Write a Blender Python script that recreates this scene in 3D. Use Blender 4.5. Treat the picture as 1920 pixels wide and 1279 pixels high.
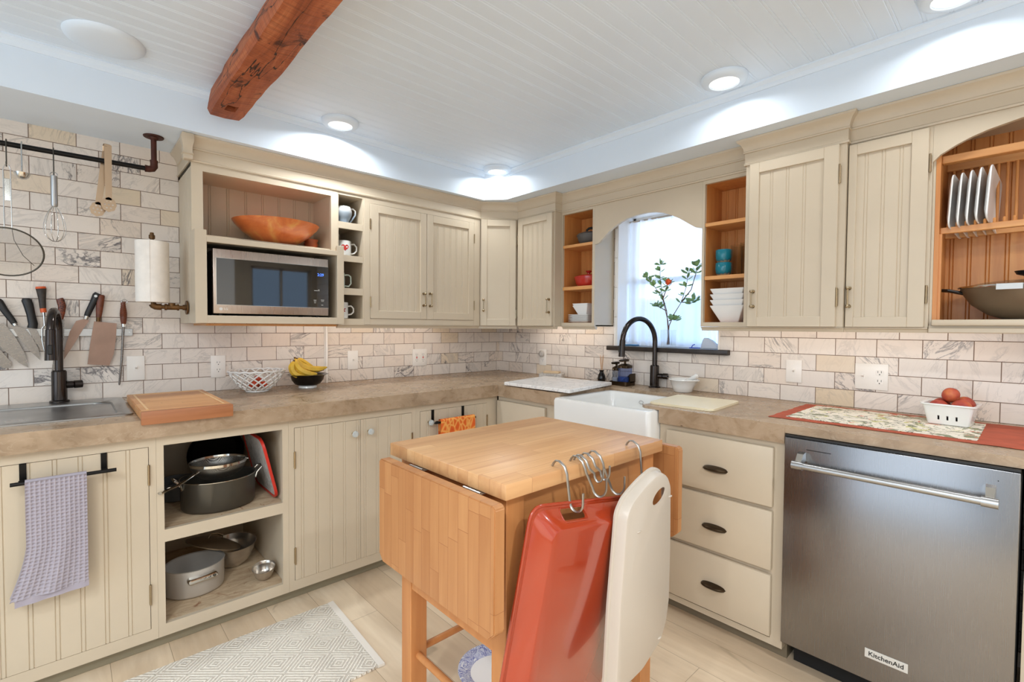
import bpy, bmesh, math, random
from mathutils import Matrix, Vector, noise
random.seed(7)
PI = math.pi
SC = bpy.context.scene
COL = SC.collection
for o in list(bpy.data.objects): bpy.data.objects.remove(o, do_unlink=True)

# ---------------------------------------------------------------- camera, world, exposure, large lights
cam = bpy.data.cameras.new('camera'); cam.sensor_width = 36; cam.lens = 904.8 / 1920 * 36; cam.clip_start = .02
camo = bpy.data.objects.new('camera', cam); COL.objects.link(camo); SC.camera = camo
yaw, pitch, roll = 0.827, -0.0286, 0.0065
fw = Vector((math.cos(yaw) * math.cos(pitch), math.sin(yaw) * math.cos(pitch), math.sin(pitch)))
rt = Vector((math.sin(yaw), -math.cos(yaw), 0)); up = rt.cross(fw)
r2 = rt * math.cos(roll) + up * math.sin(roll); u2 = up * math.cos(roll) - rt * math.sin(roll)
camo.matrix_world = Matrix(((r2.x, u2.x, -fw.x, -2.6179), (r2.y, u2.y, -fw.y, -2.9987), (r2.z, u2.z, -fw.z, 1.2682), (0, 0, 0, 1)))

SC.view_settings.view_transform = 'Standard'; SC.view_settings.look = 'None'
SC.view_settings.gamma = 1; SC.view_settings.use_curve_mapping = False
SC.view_settings.exposure = -.74

world = bpy.data.worlds.new('sky'); SC.world = world; world.use_nodes = True
bg = world.node_tree.nodes['Background']; bg.inputs[0].default_value = (.60, .78, 1.0, 1); bg.inputs[1].default_value = 1.9

def light(name, kind, loc, energy, color=(1, 1, 1), rot=(0, 0, 0), **kw):
    l = bpy.data.lights.new(name, kind); l.energy = energy; l.color = color
    for k, v in kw.items(): setattr(l, k, v)
    o = bpy.data.objects.new(name, l); COL.objects.link(o); o.location = loc; o.rotation_euler = rot
    return o
WARM = (1.0, .89, .78); NEUT = (.90, .955, 1.0)
LAMPS = [(-1.563, -.527), (-.486, -.523), (-.558, -2.076), (-.564, -2.80), (-1.9, -3.7), (-3.4, -2.6), (-3.6, -3.9), (-.6, -3.9)]  # last four are unseen lamps added behind the camera as fill
for i, (x, y) in enumerate(LAMPS):
    light('downlight', 'AREA', (x, y, 2.300), (11, 5.0, 2.8, 3.0, 31, 27, 18, 9)[i], NEUT, shape='DISK', size=.11, spread=2.8)
# broad fill from above, added in the unseen room behind the camera
light('room_fill', 'AREA', (-3.6, -3.3, 2.25), 56, NEUT, shape='DISK', size=1.3)
# unseen fill panels added at the left and behind the camera
light('fill_left', 'AREA', (-5.1, -2.4, 1.25), 46, (.84, .93, 1.0), (0, -PI / 2, 0), shape='RECTANGLE', size=2.0, size_y=2.6)
light('fill_front', 'AREA', (-2.6, -4.5, 1.3), 22, (.86, .94, 1.0), (PI / 2, 0, 0), shape='RECTANGLE', size=3.0, size_y=1.8)
# under-cabinet strips
light('cabinet_strip', 'AREA', (-1.2, -.20, 1.256), 1.35, WARM, (.8, 0, 0), shape='RECTANGLE', size=1.2, size_y=.03)
light('cabinet_strip', 'AREA', (-.13, -.78, 1.256), .6, WARM, (.8, 0, -PI / 2), shape='RECTANGLE', size=.6, size_y=.03)
light('cabinet_strip', 'AREA', (-.15, -2.4, 1.250), .85, WARM, (.8, 0, -PI / 2), shape='RECTANGLE', size=1.1, size_y=.03)
# daylight behind the curtain of the sink window
light('window_daylight', 'AREA', (.80, -1.1, 1.85), 14, (.95, .96, 1.0), (0, PI / 2, 0), shape='RECTANGLE', size=.7, size_y=.8)
light('window_daylight', 'AREA', (.60, -1.72, 1.38), 12, (.30, .56, 1.0), (0, PI / 2, 0), shape='RECTANGLE', size=.55, size_y=.5)

# ---------------------------------------------------------------- materials
def lin(c):
    return tuple(((v / 255) / 12.92 if v / 255 <= .04045 else ((v / 255 + .055) / 1.055) ** 2.4) for v in c) + (1,)
class NT:
    def __init__(s, name):
        s.m = bpy.data.materials.new(name); s.m.use_nodes = True; s.t = s.m.node_tree
        s.b = s.t.nodes['Principled BSDF']; s.out = s.t.nodes['Material Output']
        s.co = None
    def nd(s, typ, ins=None, **kw):
        n = s.t.nodes.new('ShaderNode' + typ)
        for k, v in kw.items(): setattr(n, k, v)
        for k, v in (ins or {}).items():
            if isinstance(v, bpy.types.NodeSocket): s.t.links.new(v, n.inputs[k])
            elif isinstance(v, bpy.types.Node): s.t.links.new(v.outputs[0], n.inputs[k])
            else: n.inputs[k].default_value = v
        return n
    def ma(s, op, a, b=0.0, c=0.0):
        return s.nd('Math', {0: a, 1: b, 2: c}, operation=op).outputs[0]
    def obj(s):
        if not s.co: s.co = s.nd('TexCoord').outputs['Object']
        return s.co
    def mapv(s, scale=(1, 1, 1), rot=(0, 0, 0), loc=(0, 0, 0), v=None):
        return s.nd('Mapping', {'Vector': v or s.obj(), 'Scale': scale, 'Rotation': rot, 'Location': loc}).outputs[0]
    def noise(s, v, scale, detail=4, rough=.5, dist=0.0):
        return s.nd('TexNoise', {'Vector': v, 'Scale': scale, 'Detail': detail, 'Roughness': rough, 'Distortion': dist}).outputs['Fac']
    def ramp(s, f, stops):
        n = s.nd('ValToRGB', {0: f}); e = n.color_ramp.elements
        while len(e) < len(stops): e.new(.5)
        for i, (p, c) in enumerate(stops): e[i].position = p; e[i].color = c if len(c) == 4 else lin(c)
        return n.outputs[0]
    def mix(s, f, a, b, mode='MIX'):
        n = s.nd('Mix', data_type='RGBA', blend_type=mode)
        for k, v in ((0, f), (6, a), (7, b)):
            if isinstance(v, bpy.types.NodeSocket): s.t.links.new(v, n.inputs[k])
            else: n.inputs[k].default_value = (v if k == 0 or len(v) == 4 else lin(v))
        return n.outputs[2]
    def ss(s, x, a, b, o0=0.0, o1=1.0):
        return s.nd('MapRange', {0: x, 1: a, 2: b, 3: o0, 4: o1}, interpolation_type='SMOOTHSTEP').outputs[0]
    def set(s, **kw):
        for k, v in kw.items():
            k = {'color': 'Base Color', 'rough': 'Roughness', 'metal': 'Metallic', 'spec': 'Specular IOR Level', 'trans': 'Transmission Weight', 'ior': 'IOR', 'coat': 'Coat Weight', 'normal': 'Normal', 'alpha': 'Alpha'}[k]
            if isinstance(v, bpy.types.NodeSocket): s.t.links.new(v, s.b.inputs[k])
            else: s.b.inputs[k].default_value = v if not isinstance(v, tuple) or len(v) == 4 else lin(v)
        return s
    def bump(s, h, strength=.3, dist=.002):
        n = s.nd('Bump', {'Height': h, 'Strength': strength, 'Distance': dist}); s.set(normal=n.outputs[0]); return s

def plain(name, c, rough=.5, metal=0.0, var=.0, vs=8.0, bump=0.0, bs=60.0, **kw):
    n = NT(name)
    if var:
        f = n.noise(n.obj(), vs, 5)
        d = tuple(max(0, v * (1 - var)) for v in c); l = tuple(min(255, v * (1 + var)) for v in c)
        n.set(color=n.ramp(f, [(.3, d), (.7, l)]))
    else: n.set(color=c)
    n.set(rough=rough, metal=metal, **kw)
    if bump: n.bump(n.noise(n.obj(), bs, 4), bump, .001)
    return n.m

M = {}
M['paint'] = plain('khaki_paint', (203, 187, 163), .42, var=.02, vs=3, bump=.06, bs=25)
M['white'] = plain('white_paint', (228, 240, 252), .42, var=.01, vs=2)
M['whitegloss'] = plain('white_ceramic', (236, 234, 229), .12, coat=.3)
M['plate_white'] = plain('white_plate_glaze', (244, 243, 240), .3)
M['plastic_w'] = plain('white_plastic', (196, 184, 169), .35); M['coverplate'] = plain('ivory_cover_plate', (244, 238, 230), .3)
M['black'] = plain('black_metal', (22, 20, 19), .35, metal=.6)
M['blackplastic'] = plain('black_plastic', (20, 19, 19), .4)
M['dark'] = plain('dark_void', (14, 12, 11), .8)
M['chrome'] = plain('polished_steel', (205, 203, 198), .12, metal=1.0)
M['hooksteel'] = plain('dull_steel', (168, 164, 158), .35, metal=.9); M['alum'] = plain('satin_aluminium', (206, 202, 196), .38, metal=.55); M['bowlsteel'] = plain('worn_mixing_bowl_steel', (196, 188, 178), .22, metal=.85); M['crystal'] = plain('crystal', (232, 236, 234), .08, trans=.45)
M['steel_d'] = plain('anodized_grey', (92, 88, 80), .38, metal=.75)
M['wokgrey'] = plain('wok_bronze', (120, 104, 84), .42, metal=.55)
M['bronze'] = plain('oiled_bronze', (66, 52, 36), .3, metal=.8, var=.1)
M['nickel'] = plain('aged_nickel', (168, 150, 122), .25, metal=1.0)
M['rust'] = plain('brown_iron_pipe', (72, 34, 22), .55, metal=.3, var=.12, vs=30)
M['brass'] = plain('dark_brass_fitting', (104, 74, 42), .45, metal=.6, var=.15, vs=40)
M['red'] = plain('red_enamel', (183, 42, 34), .18, coat=.5)
M['traycoral'] = plain('coral_red_enamel', (166, 58, 30), .16, coat=.6)
M['blackglaze'] = plain('black_glaze', (16, 13, 12), .12)
M['castiron'] = plain('grey_cast_iron', (88, 86, 84), .5)
M['paper'] = plain('paper_towel', (240, 232, 222), .85, var=.02, vs=30, bump=.4, bs=90)
M['banana'] = plain('banana_skin', (226, 184, 62), .45, var=.07, vs=25)
M['stem'] = plain('brown_stem', (94, 62, 34), .7)
M['leaf'] = plain('green_leaf', (128, 158, 100), .5, var=.22, vs=40)
M['flower'] = plain('orange_petal', (226, 92, 44), .5, var=.1, vs=60)
M['tomato'] = plain('red_tomato', (206, 74, 44), .25, var=.12, vs=20)
M['redrubber'] = plain('red_plastic', (205, 52, 38), .35)
M['orange_clay'] = plain('orange_terracotta', (190, 100, 60), .45, var=.05)
M['sage'] = plain('sage_glaze', (200, 212, 202), .2)
M['reed'] = plain('reed_wood', (214, 170, 130), .7)
M['brownwood'] = plain('brown_handle_wood', (106, 52, 28), .4, var=.15, vs=60)
M['orangehandle'] = plain('orange_handle_cap', (220, 92, 34), .35)
M['creamboard'] = plain('cream_board', (236, 222, 188), .35, var=.02, vs=6)
M['rubberblue'] = plain('blue_soap', (96, 124, 186), .15, trans=.6)
M['led'] = None

def metal_brushed(name, c, rough, sc=(2, 2, 220), amt=.12):
    n = NT(name); v = n.mapv(sc); f = n.noise(v, 3, 3)
    n.set(color=c, metal=1.0, rough=n.ss(f, 0, 1, rough - amt, rough + amt)); return n.m
M['steel'] = metal_brushed('brushed_stainless', (176, 176, 175), .33, (2, 2, 160))
M['steelh'] = metal_brushed('brushed_stainless_face', (142, 141, 142), .27, (3, 160, 3), .012)
M['blade'] = metal_brushed('knife_steel', (134, 129, 124), .30, (30, 30, 80))
M['cleaver'] = plain('aged_cleaver_steel', (148, 122, 108), .4, metal=.85, var=.06, vs=12)
M['microsteel'] = metal_brushed('microwave_stainless', (186, 172, 162), .32, (160, 3, 3))

def glass(name, c=(255, 255, 255), rough=0.0):
    n = NT(name); n.t.nodes.remove(n.b)
    g = n.nd('BsdfGlass', {'Color': lin(c), 'Roughness': rough, 'IOR': 1.25}); t = n.nd('BsdfTransparent', {'Color': lin(c)})
    m = n.nd('MixShader', {0: .62, 1: g.outputs[0], 2: t.outputs[0]}); n.t.links.new(m.outputs[0], n.out.inputs[0]); return n.m
M['glass'] = glass('clear_glass', (253, 253, 252)); M['pane'] = glass('window_glass', (245, 250, 255))
def emis(name, c, s):
    n = NT(name); n.t.nodes.remove(n.b); e = n.nd('Emission', {0: lin(c), 1: s}); n.t.links.new(e.outputs[0], n.out.inputs[0]); return n.m
M['lens'] = emis('lamp_lens', (255, 250, 240), 4.0); M['led'] = emis('clock_digits', (90, 140, 255), 3.0)

def tilemat(name, axis):
    n = NT(name); sp = n.nd('SeparateXYZ', {0: n.obj()}); h = .0778; w = 1.9922
    s = n.ma('MULTIPLY', sp.outputs[axis], -1 / h); zr = n.ma('DIVIDE', n.ma('SUBTRACT', sp.outputs[2], .914), h)
    row = n.ma('FLOOR', zr); par = n.ma('FLOORED_MODULO', row, 2.0)
    off = n.ma('MULTIPLY_ADD', n.ma('GREATER_THAN', s, 18.5), 1.2626 - 1.4183, 1.4183) if axis == 0 else .565
    q = n.ma('ADD', n.ma('DIVIDE', n.ma('SUBTRACT', s, off), w), n.ma('MULTIPLY', n.ma('SUBTRACT', 1.0, par), .5))
    col = n.ma('FLOOR', q); fx = n.ma('SUBTRACT', q, col); fz = n.ma('SUBTRACT', zr, row)
    ex = n.ma('MULTIPLY', n.ma('MINIMUM', fx, n.ma('SUBTRACT', 1.0, fx)), w); ez = n.ma('MINIMUM', fz, n.ma('SUBTRACT', 1.0, fz))
    tile = n.ss(n.ma('MINIMUM', ex, ez), .012, .024)
    rnd = n.nd('TexWhiteNoise', {'Vector': n.nd('CombineXYZ', {0: col, 1: row, 2: float(axis)}).outputs[0]}, noise_dimensions='3D')
    rc = n.nd('SeparateColor', {0: rnd.outputs[1]}); r1, r2, r3 = rc.outputs
    base = n.nd('CombineXYZ', {0: s, 1: zr, 2: n.ma('MULTIPLY', r1, 40.0)}).outputs[0]
    rot = n.nd('VectorRotate', {'Vector': base, 'Angle': n.ma('MULTIPLY', r2, 2.4)}, rotation_type='Z_AXIS').outputs[0]
    vv = n.nd('VectorMath', {0: rot, 1: (.42, 1.25, 1)}, operation='MULTIPLY').outputs[0]
    n1 = n.noise(vv, .85, 6, .58, 1.1); n2 = n.noise(vv, 2.1, 5, .6, .8)
    v1 = n.ma('SUBTRACT', 1.0, n.ss(n.ma('ABSOLUTE', n.ma('SUBTRACT', n1, .5)), 0.0, .035)); v2 = n.ma('SUBTRACT', 1.0, n.ss(n.ma('ABSOLUTE', n.ma('SUBTRACT', n2, .47)), 0.0, .018))
    inten = n.ma('MULTIPLY_ADD', n.ss(r3, .62, 1.0), .85, .18)
    region = n.ss(n.noise(vv, .6, 2), .42, .62)
    vein = n.ma('MULTIPLY', n.ma('MULTIPLY', n.ma('MAXIMUM', v1, n.ma('MULTIPLY', v2, .7)), inten), n.ma('MULTIPLY_ADD', region, .8, .2), 0)
    smoke = n.ma('MULTIPLY', n.ma('MULTIPLY', n.ss(n1, .35, .75), n.ss(r3, .8, .97)), .45)
    c0 = n.ramp(r1, [(0, (238, 226, 214)), (.45, (232, 222, 212)), (.84, (234, 218, 203)), (1, (227, 208, 180))])
    c1 = n.mix(smoke, c0, (170, 164, 160)); c2 = n.mix(vein, c1, (112, 106, 106)); c3 = n.mix(tile, (122, 98, 82), c2)
    n.set(color=c3, rough=n.ss(tile, 0, 1, .8, .26)); n.bump(tile, .5, .0015); return n.m
M['tileA'] = tilemat('marble_tile_back', 0); M['tileB'] = tilemat('marble_tile_right', 1)

def woodmat(name, dark, light, axis=1, plank=None, rough=.45, grain=26, knots=False, length=.9, seam=(120, 80, 50), coat=0.0, bumpy=.12, tint=.5):
    """grain runs along axis; plank = strip width (m) across; seam colour between strips"""
    n = NT(name); sp = n.nd('SeparateXYZ', {0: n.obj()})
    ax = [0, 1, 2]; a = sp.outputs[axis]
    across = [i for i in ax if i != axis]
    if plank:
        cx = sp.outputs[plank[1]]; q = n.ma('DIVIDE', cx, plank[0]); row = n.ma('FLOOR', q); fr = n.ma('SUBTRACT', q, row)
        ro = n.nd('TexWhiteNoise', {'W': row}, noise_dimensions='1D').outputs[0]
        l = n.ma('ADD', n.ma('DIVIDE', a, length), n.ma('MULTIPLY', ro, 7.3)); li = n.ma('FLOOR', l); lf = n.ma('SUBTRACT', l, li)
        rn = n.nd('TexWhiteNoise', {'Vector': n.nd('CombineXYZ', {0: row, 1: li, 2: 0.0}).outputs[0]}, noise_dimensions='3D').outputs[0]
        e1 = n.ma('MULTIPLY', n.ma('MINIMUM', fr, n.ma('SUBTRACT', 1.0, fr)), plank[0]); e2 = n.ma('MULTIPLY', n.ma('MINIMUM', lf, n.ma('SUBTRACT', 1.0, lf)), length)
        sm = n.ss(n.ma('MINIMUM', e1, e2), .0002, .0013)
    else: rn = None
    sc = [grain] * 3; sc[axis] = grain * .07
    off = n.nd('CombineXYZ', {0: n.ma('MULTIPLY', rn, 9.0) if rn is not None else 0.0, 1: 0.0, 2: n.ma('MULTIPLY', rn, 5.0) if rn is not None else 0.0}).outputs[0]
    v = n.nd('VectorMath', {0: n.mapv(tuple(sc)), 1: off}, operation='ADD').outputs[0]
    f = n.noise(v, 1.0, 6, .6, 1.4); f2 = n.noise(v, 3.5, 3, .6, .3)
    g = n.ma('MULTIPLY_ADD', f2, .25, n.ma('MULTIPLY', f, .75))
    if rn is not None: g = n.ma('ADD', n.ma('MULTIPLY', g, 1 - tint * .5), n.ma('MULTIPLY', n.ma('SUBTRACT', rn, .25), tint * .55))
    mid = tuple((p + q) / 2 for p, q in zip(dark, light))
    c = n.ramp(g, [(.25, dark), (.5, mid), (.75, light)])
    if knots:
        k = n.noise(n.mapv((9, 4.0, 5)), 1, 3, .5, .5); c = n.mix(n.ss(k, .66, .74), c, tuple(v * .52 for v in dark))
        w = n.noise(n.mapv((3.2, .9, 2)), 1, 4, .6, 1.0); c = n.mix(n.ma('MULTIPLY', n.ss(w, .45, .7), .75), c, tuple(v * .93 for v in dark))
    if plank: c = n.mix(sm, seam, c)
    n.set(color=c, rough=rough, coat=coat); n.bump(g, bumpy, .001); return n.m
M['floor'] = woodmat('pale_oak_plank', (214, 188, 156), (250, 232, 204), 1, (.18, 0), .42, 9, True, 1.22, (150, 126, 96), tint=.45)
M['butcher_x'] = woodmat('butcher_block_top', (192, 138, 90), (228, 184, 132), 0, (.043, 1), .36, 14, False, .34, (184, 132, 88), tint=.4)
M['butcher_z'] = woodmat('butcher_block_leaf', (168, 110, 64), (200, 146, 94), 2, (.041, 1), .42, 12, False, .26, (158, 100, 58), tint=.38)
M['cartwood'] = woodmat('cart_beech', (182, 116, 64), (208, 146, 90), 2, None, .45, 12)
M['cartwood_x'] = woodmat('cart_beech_apron', (180, 116, 62), (206, 146, 90), 0, None, .45, 12)
M['pine'] = woodmat('orange_pine', (190, 118, 60), (224, 160, 92), 2, None, .4, 14)
M['pine_h'] = woodmat('orange_pine_shelf', (196, 130, 74), (230, 172, 108), 1, None, .4, 14)
M['beam'] = None
M['cutboard'] = woodmat('maple_cutting_board', (196, 132, 78), (226, 172, 112), 0, (.035, 1), .4, 12, False, .5, (170, 110, 66), tint=.6)
M['walnutedge'] = woodmat('cherry_board_edge', (150, 92, 56), (184, 122, 80), 0, None, .4, 18)
M['bowlwood'] = None

def misc_mats():
    n = NT('orange_maple_burl'); f = n.noise(n.mapv((3, 3, 5)), 1.6, 5, .6, 2.0); n.set(color=n.ramp(f, [(.3, (190, 92, 44)), (.5, (214, 120, 62)), (.7, (228, 168, 90))]), rough=.28, coat=.3); M['bowlwood'] = n.m
    n = NT('hewn_beam_wood'); f = n.noise(n.mapv((14, 1.6, 14)), 1, 7, .65, 1.8); f2 = n.noise(n.mapv((9, 5, 9)), 1, 6, .65, .8)
    saw = n.noise(n.mapv((5, 130, 5)), 1, 2, .5, .6)
    c = n.ramp(f, [(.25, (104, 50, 26)), (.5, (168, 88, 48)), (.72, (200, 122, 76))]); c = n.mix(n.ss(f2, .57, .66), c, (70, 32, 18)); c = n.mix(n.ma('MULTIPLY', n.ss(saw, .45, .7), .4), c, (104, 48, 24)); ck = n.ma('ABSOLUTE', n.ma('SUBTRACT', n.noise(n.mapv((7, .55, 7)), 1, 5, .62, .5), .5)); c = n.mix(n.ss(ck, .009, .003), c, (40, 18, 10))
    n.set(color=c, rough=.62); n.bump(n.ma('ADD', f, n.ma('MULTIPLY', saw, .6)), .7, .006); M['beam'] = n.m
    n = NT('stained_concrete'); f = n.noise(n.mapv((4.5, 4.5, 5)), 1, 7, .62, 1.2); f2 = n.noise(n.mapv((9, 9, 13)), 1, 4, .55, 2.0)
    g = n.ma('MULTIPLY_ADD', f2, .35, n.ma('MULTIPLY', f, .65)); c = n.ramp(g, [(.3, (132, 108, 84)), (.45, (160, 135, 108)), (.6, (178, 153, 126)), (.74, (160, 134, 104))])
    ln = n.ma('ABSOLUTE', n.ma('SUBTRACT', n.noise(n.mapv((3, 3, 9)), 1, 5, .6, 2.2), .5)); c = n.mix(n.ma('MULTIPLY', n.ss(ln, .014, 0.0), .3), c, (198, 178, 152))
    pit = n.noise(n.mapv((22, 22, 22)), 1, 3); c = n.mix(n.ss(pit, .74, .79), c, (84, 62, 46))
    n.set(color=c, rough=n.ss(f2, .3, .7, .22, .42)); n.bump(g, .06, .002); M['concrete'] = n.m
    n = NT('chipped_shelf_board'); f = n.noise(n.mapv((9, 22, 9)), 1, 7, .66, 1.5); f2 = n.noise(n.mapv((7, 3, 7)), 2, 6, .7, 1.0)
    c = n.ramp(f, [(.35, (178, 150, 120)), (.6, (206, 184, 152))]); c = n.mix(n.ss(f2, .62, .67), c, (150, 108, 78)); n.set(color=c, rough=.7); n.bump(f, .3, .002); M['osb'] = n.m
    n = NT('white_veined_marble'); f = n.noise(n.mapv((5, 5, 5)), 1, 6, .6, 2.5); v = n.ma('ABSOLUTE', n.ma('SUBTRACT', f, .5))
    n.set(color=n.ramp(v, [(0, (200, 196, 194)), (.012, (224, 220, 216)), (.035, (238, 234, 229))]), rough=.22); M['marble'] = n.m
    n = NT('grey_stone'); f = n.noise(n.mapv((30, 30, 30)), 1, 6, .7, 1.5); n.set(color=n.ramp(f, [(.3, (150, 142, 134)), (.7, (222, 216, 208))]), rough=.4); M['stone'] = n.m
    # towels
    n = NT('grey_waffle_cotton'); n.set(color=(168, 160, 168), rough=.95); M['waffle'] = n.m
    n = NT('grey_waffle_hem'); n.set(color=(166, 158, 168), rough=.95); n.bump(n.noise(n.mapv((200, 200, 200)), 1, 2), .4, .001); M['hem'] = n.m
    n = NT('orange_batik_towel'); v = n.nd('TexVoronoi', {'Vector': n.mapv((36, 36, 22)), 'Scale': 1.0}, feature='DISTANCE_TO_EDGE').outputs[0]
    n.set(color=n.ramp(v, [(.02, (240, 168, 84)), (.16, (226, 104, 34)), (.5, (214, 82, 26))]), rough=.9); M['orangetowel'] = n.m
    # rug: diamond weave
    n = NT('cream_diamond_weave'); sp = n.nd('SeparateXYZ', {0: n.obj()}); P_ = .17
    def tri(o, p): a = n.ma('DIVIDE', o, p); return n.ma('ABSOLUTE', n.ma('SUBTRACT', n.ma('FLOORED_MODULO', a, 1.0), .5))
    d = n.ma('ADD', tri(sp.outputs[0], P_), tri(sp.outputs[1], P_ * .9)); st = n.ma('FLOORED_MODULO', n.ma('MULTIPLY', d, 9.0), 1.0); ln = n.ss(n.ma('ABSOLUTE', n.ma('SUBTRACT', st, .5)), .12, .3)
    wv = n.noise(n.mapv((140, 90, 50)), 1, 2, .6, .5); hh = n.ma('MULTIPLY_ADD', wv, .6, ln)
    c = n.mix(ln, (226, 216, 200), (248, 240, 225)); c = n.mix(n.ss(wv, .5, .75, 0, .35), c, (190, 182, 170)); n.set(color=c, rough=.95); n.bump(hh, .9, .006); M['rug'] = n.m
    M['rugstrip'] = plain('white_rug_binding', (238, 230, 218), .9, bump=.5, bs=120)
    # table runner
    M['terracotta'] = plain('terracotta_linen', (178, 84, 58), .9, var=.06, vs=18, bump=.4, bs=200)
    n = NT('botanical_print'); v = n.mapv((1, 1, 1)); q = n.noise(v, 13, 5, .6, 1.4); q2 = n.noise(n.mapv((1, 1, 1), loc=(3, 1, 0)), 17, 5, .6, 1.2); q3 = n.noise(n.mapv((1, 1, 1), loc=(7, 4, 0)), 15, 4, .6, 1.0)
    c = n.mix(n.ss(q, .55, .58), (240, 230, 212), (146, 146, 116)); c = n.mix(n.ss(q2, .60, .63), c, (206, 200, 132)); c = n.mix(n.ss(q3, .645, .67), c, (222, 138, 112))
    l = n.ma('ABSOLUTE', n.ma('SUBTRACT', n.noise(v, 9, 4, .6, 1.6), .5)); c = n.mix(n.ss(l, .016, .006), c, (120, 118, 104)); n.set(color=c, rough=.9); M['botanical'] = n.m
    # curtain
    n = NT('sheer_white_curtain'); n.t.nodes.remove(n.b)
    t = n.nd('BsdfTranslucent', {0: (.86, .87, .9, 1)}); d = n.nd('BsdfDiffuse', {0: (.84, .82, .8, 1)}); a = n.nd('MixShader', {0: .45, 1: t.outputs[0], 2: d.outputs[0]})
    tr = n.nd('BsdfTransparent', {0: (1, 1, 1, 1)}); wv = n.noise(n.mapv((2, 2.5, 2)), 1, 2)
    b = n.nd('MixShader', {0: .16, 1: a.outputs[0], 2: tr.outputs[0]}); n.t.links.new(b.outputs[0], n.out.inputs[0]); M['curtain'] = n.m
    # peach
    n = NT('peach_skin'); f = n.noise(n.mapv((16, 16, 16)), 1, 3); n.set(color=n.ramp(f, [(.35, (150, 44, 36)), (.55, (184, 78, 54)), (.75, (214, 128, 68))]), rough=.55); M['peach'] = n.m
    # teal glaze over cream foot
    n = NT('teal_drip_glaze'); sp = n.nd('SeparateXYZ', {0: n.obj()}); nz = n.noise(n.mapv((60, 60, 12)), 1, 3); z = n.ma('ADD', sp.outputs[2], n.ma('MULTIPLY', nz, .03))
    n.set(color=n.ramp(n.ss(z, .020, .038), [(0, (176, 150, 118)), (.5, (20, 92, 108)), (1, (22, 120, 138))]), rough=.15); M['teal'] = n.m
    n = NT('blue_grey_stoneware'); sp = n.nd('SeparateXYZ', {0: n.obj()}); n.set(color=n.ramp(n.ss(sp.outputs[2], .03, .09), [(0, (128, 142, 156)), (.5, (150, 160, 168)), (1, (206, 204, 200))]), rough=.2); M['bluemug'] = n.m
    n = NT('white_grey_mug_glaze'); n.set(color=(206, 204, 198), rough=.18); M['mugwhite'] = n.m
    # microwave window glass
    n = NT('dark_oven_glass'); n.set(color=(12, 12, 13), rough=.03, ior=1.95); M['ovenglass'] = n.m
    # paper plate pattern
    n = NT('blue_patterned_rim'); v = n.noise(n.mapv((26, 26, 26)), 1, 4, .6, 2.5); c = n.ramp(v, [(.40, (232, 234, 240)), (.46, (70, 84, 170)), (.52, (224, 228, 238)), (.6, (150, 156, 200)), (.66, (236, 238, 242))]); n.set(color=c, rough=.4); M['platerim'] = n.m
    n = NT('carved_dark_brown_handle'); f = n.noise(n.mapv((90, 90, 90)), 1, 4, .6, 2); n.set(color=n.ramp(f, [(.4, (48, 18, 12)), (.6, (140, 66, 34))]), rough=.35); M['carved'] = n.m
    n = NT('fine_wire_mesh'); n.set(color=(190, 188, 182), rough=.35, metal=1.0)
    sp = n.nd('SeparateXYZ', {0: n.obj()})
    def gr(o): a = n.ma('FLOORED_MODULO', n.ma('DIVIDE', o, .0022), 1.0); return n.ma('LESS_THAN', a, .17)
    n.set(alpha=n.ma('MAXIMUM', n.ma('MAXIMUM', gr(sp.outputs[0]), gr(sp.outputs[1])), .05)); M['mesh'] = n.m
misc_mats()

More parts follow.
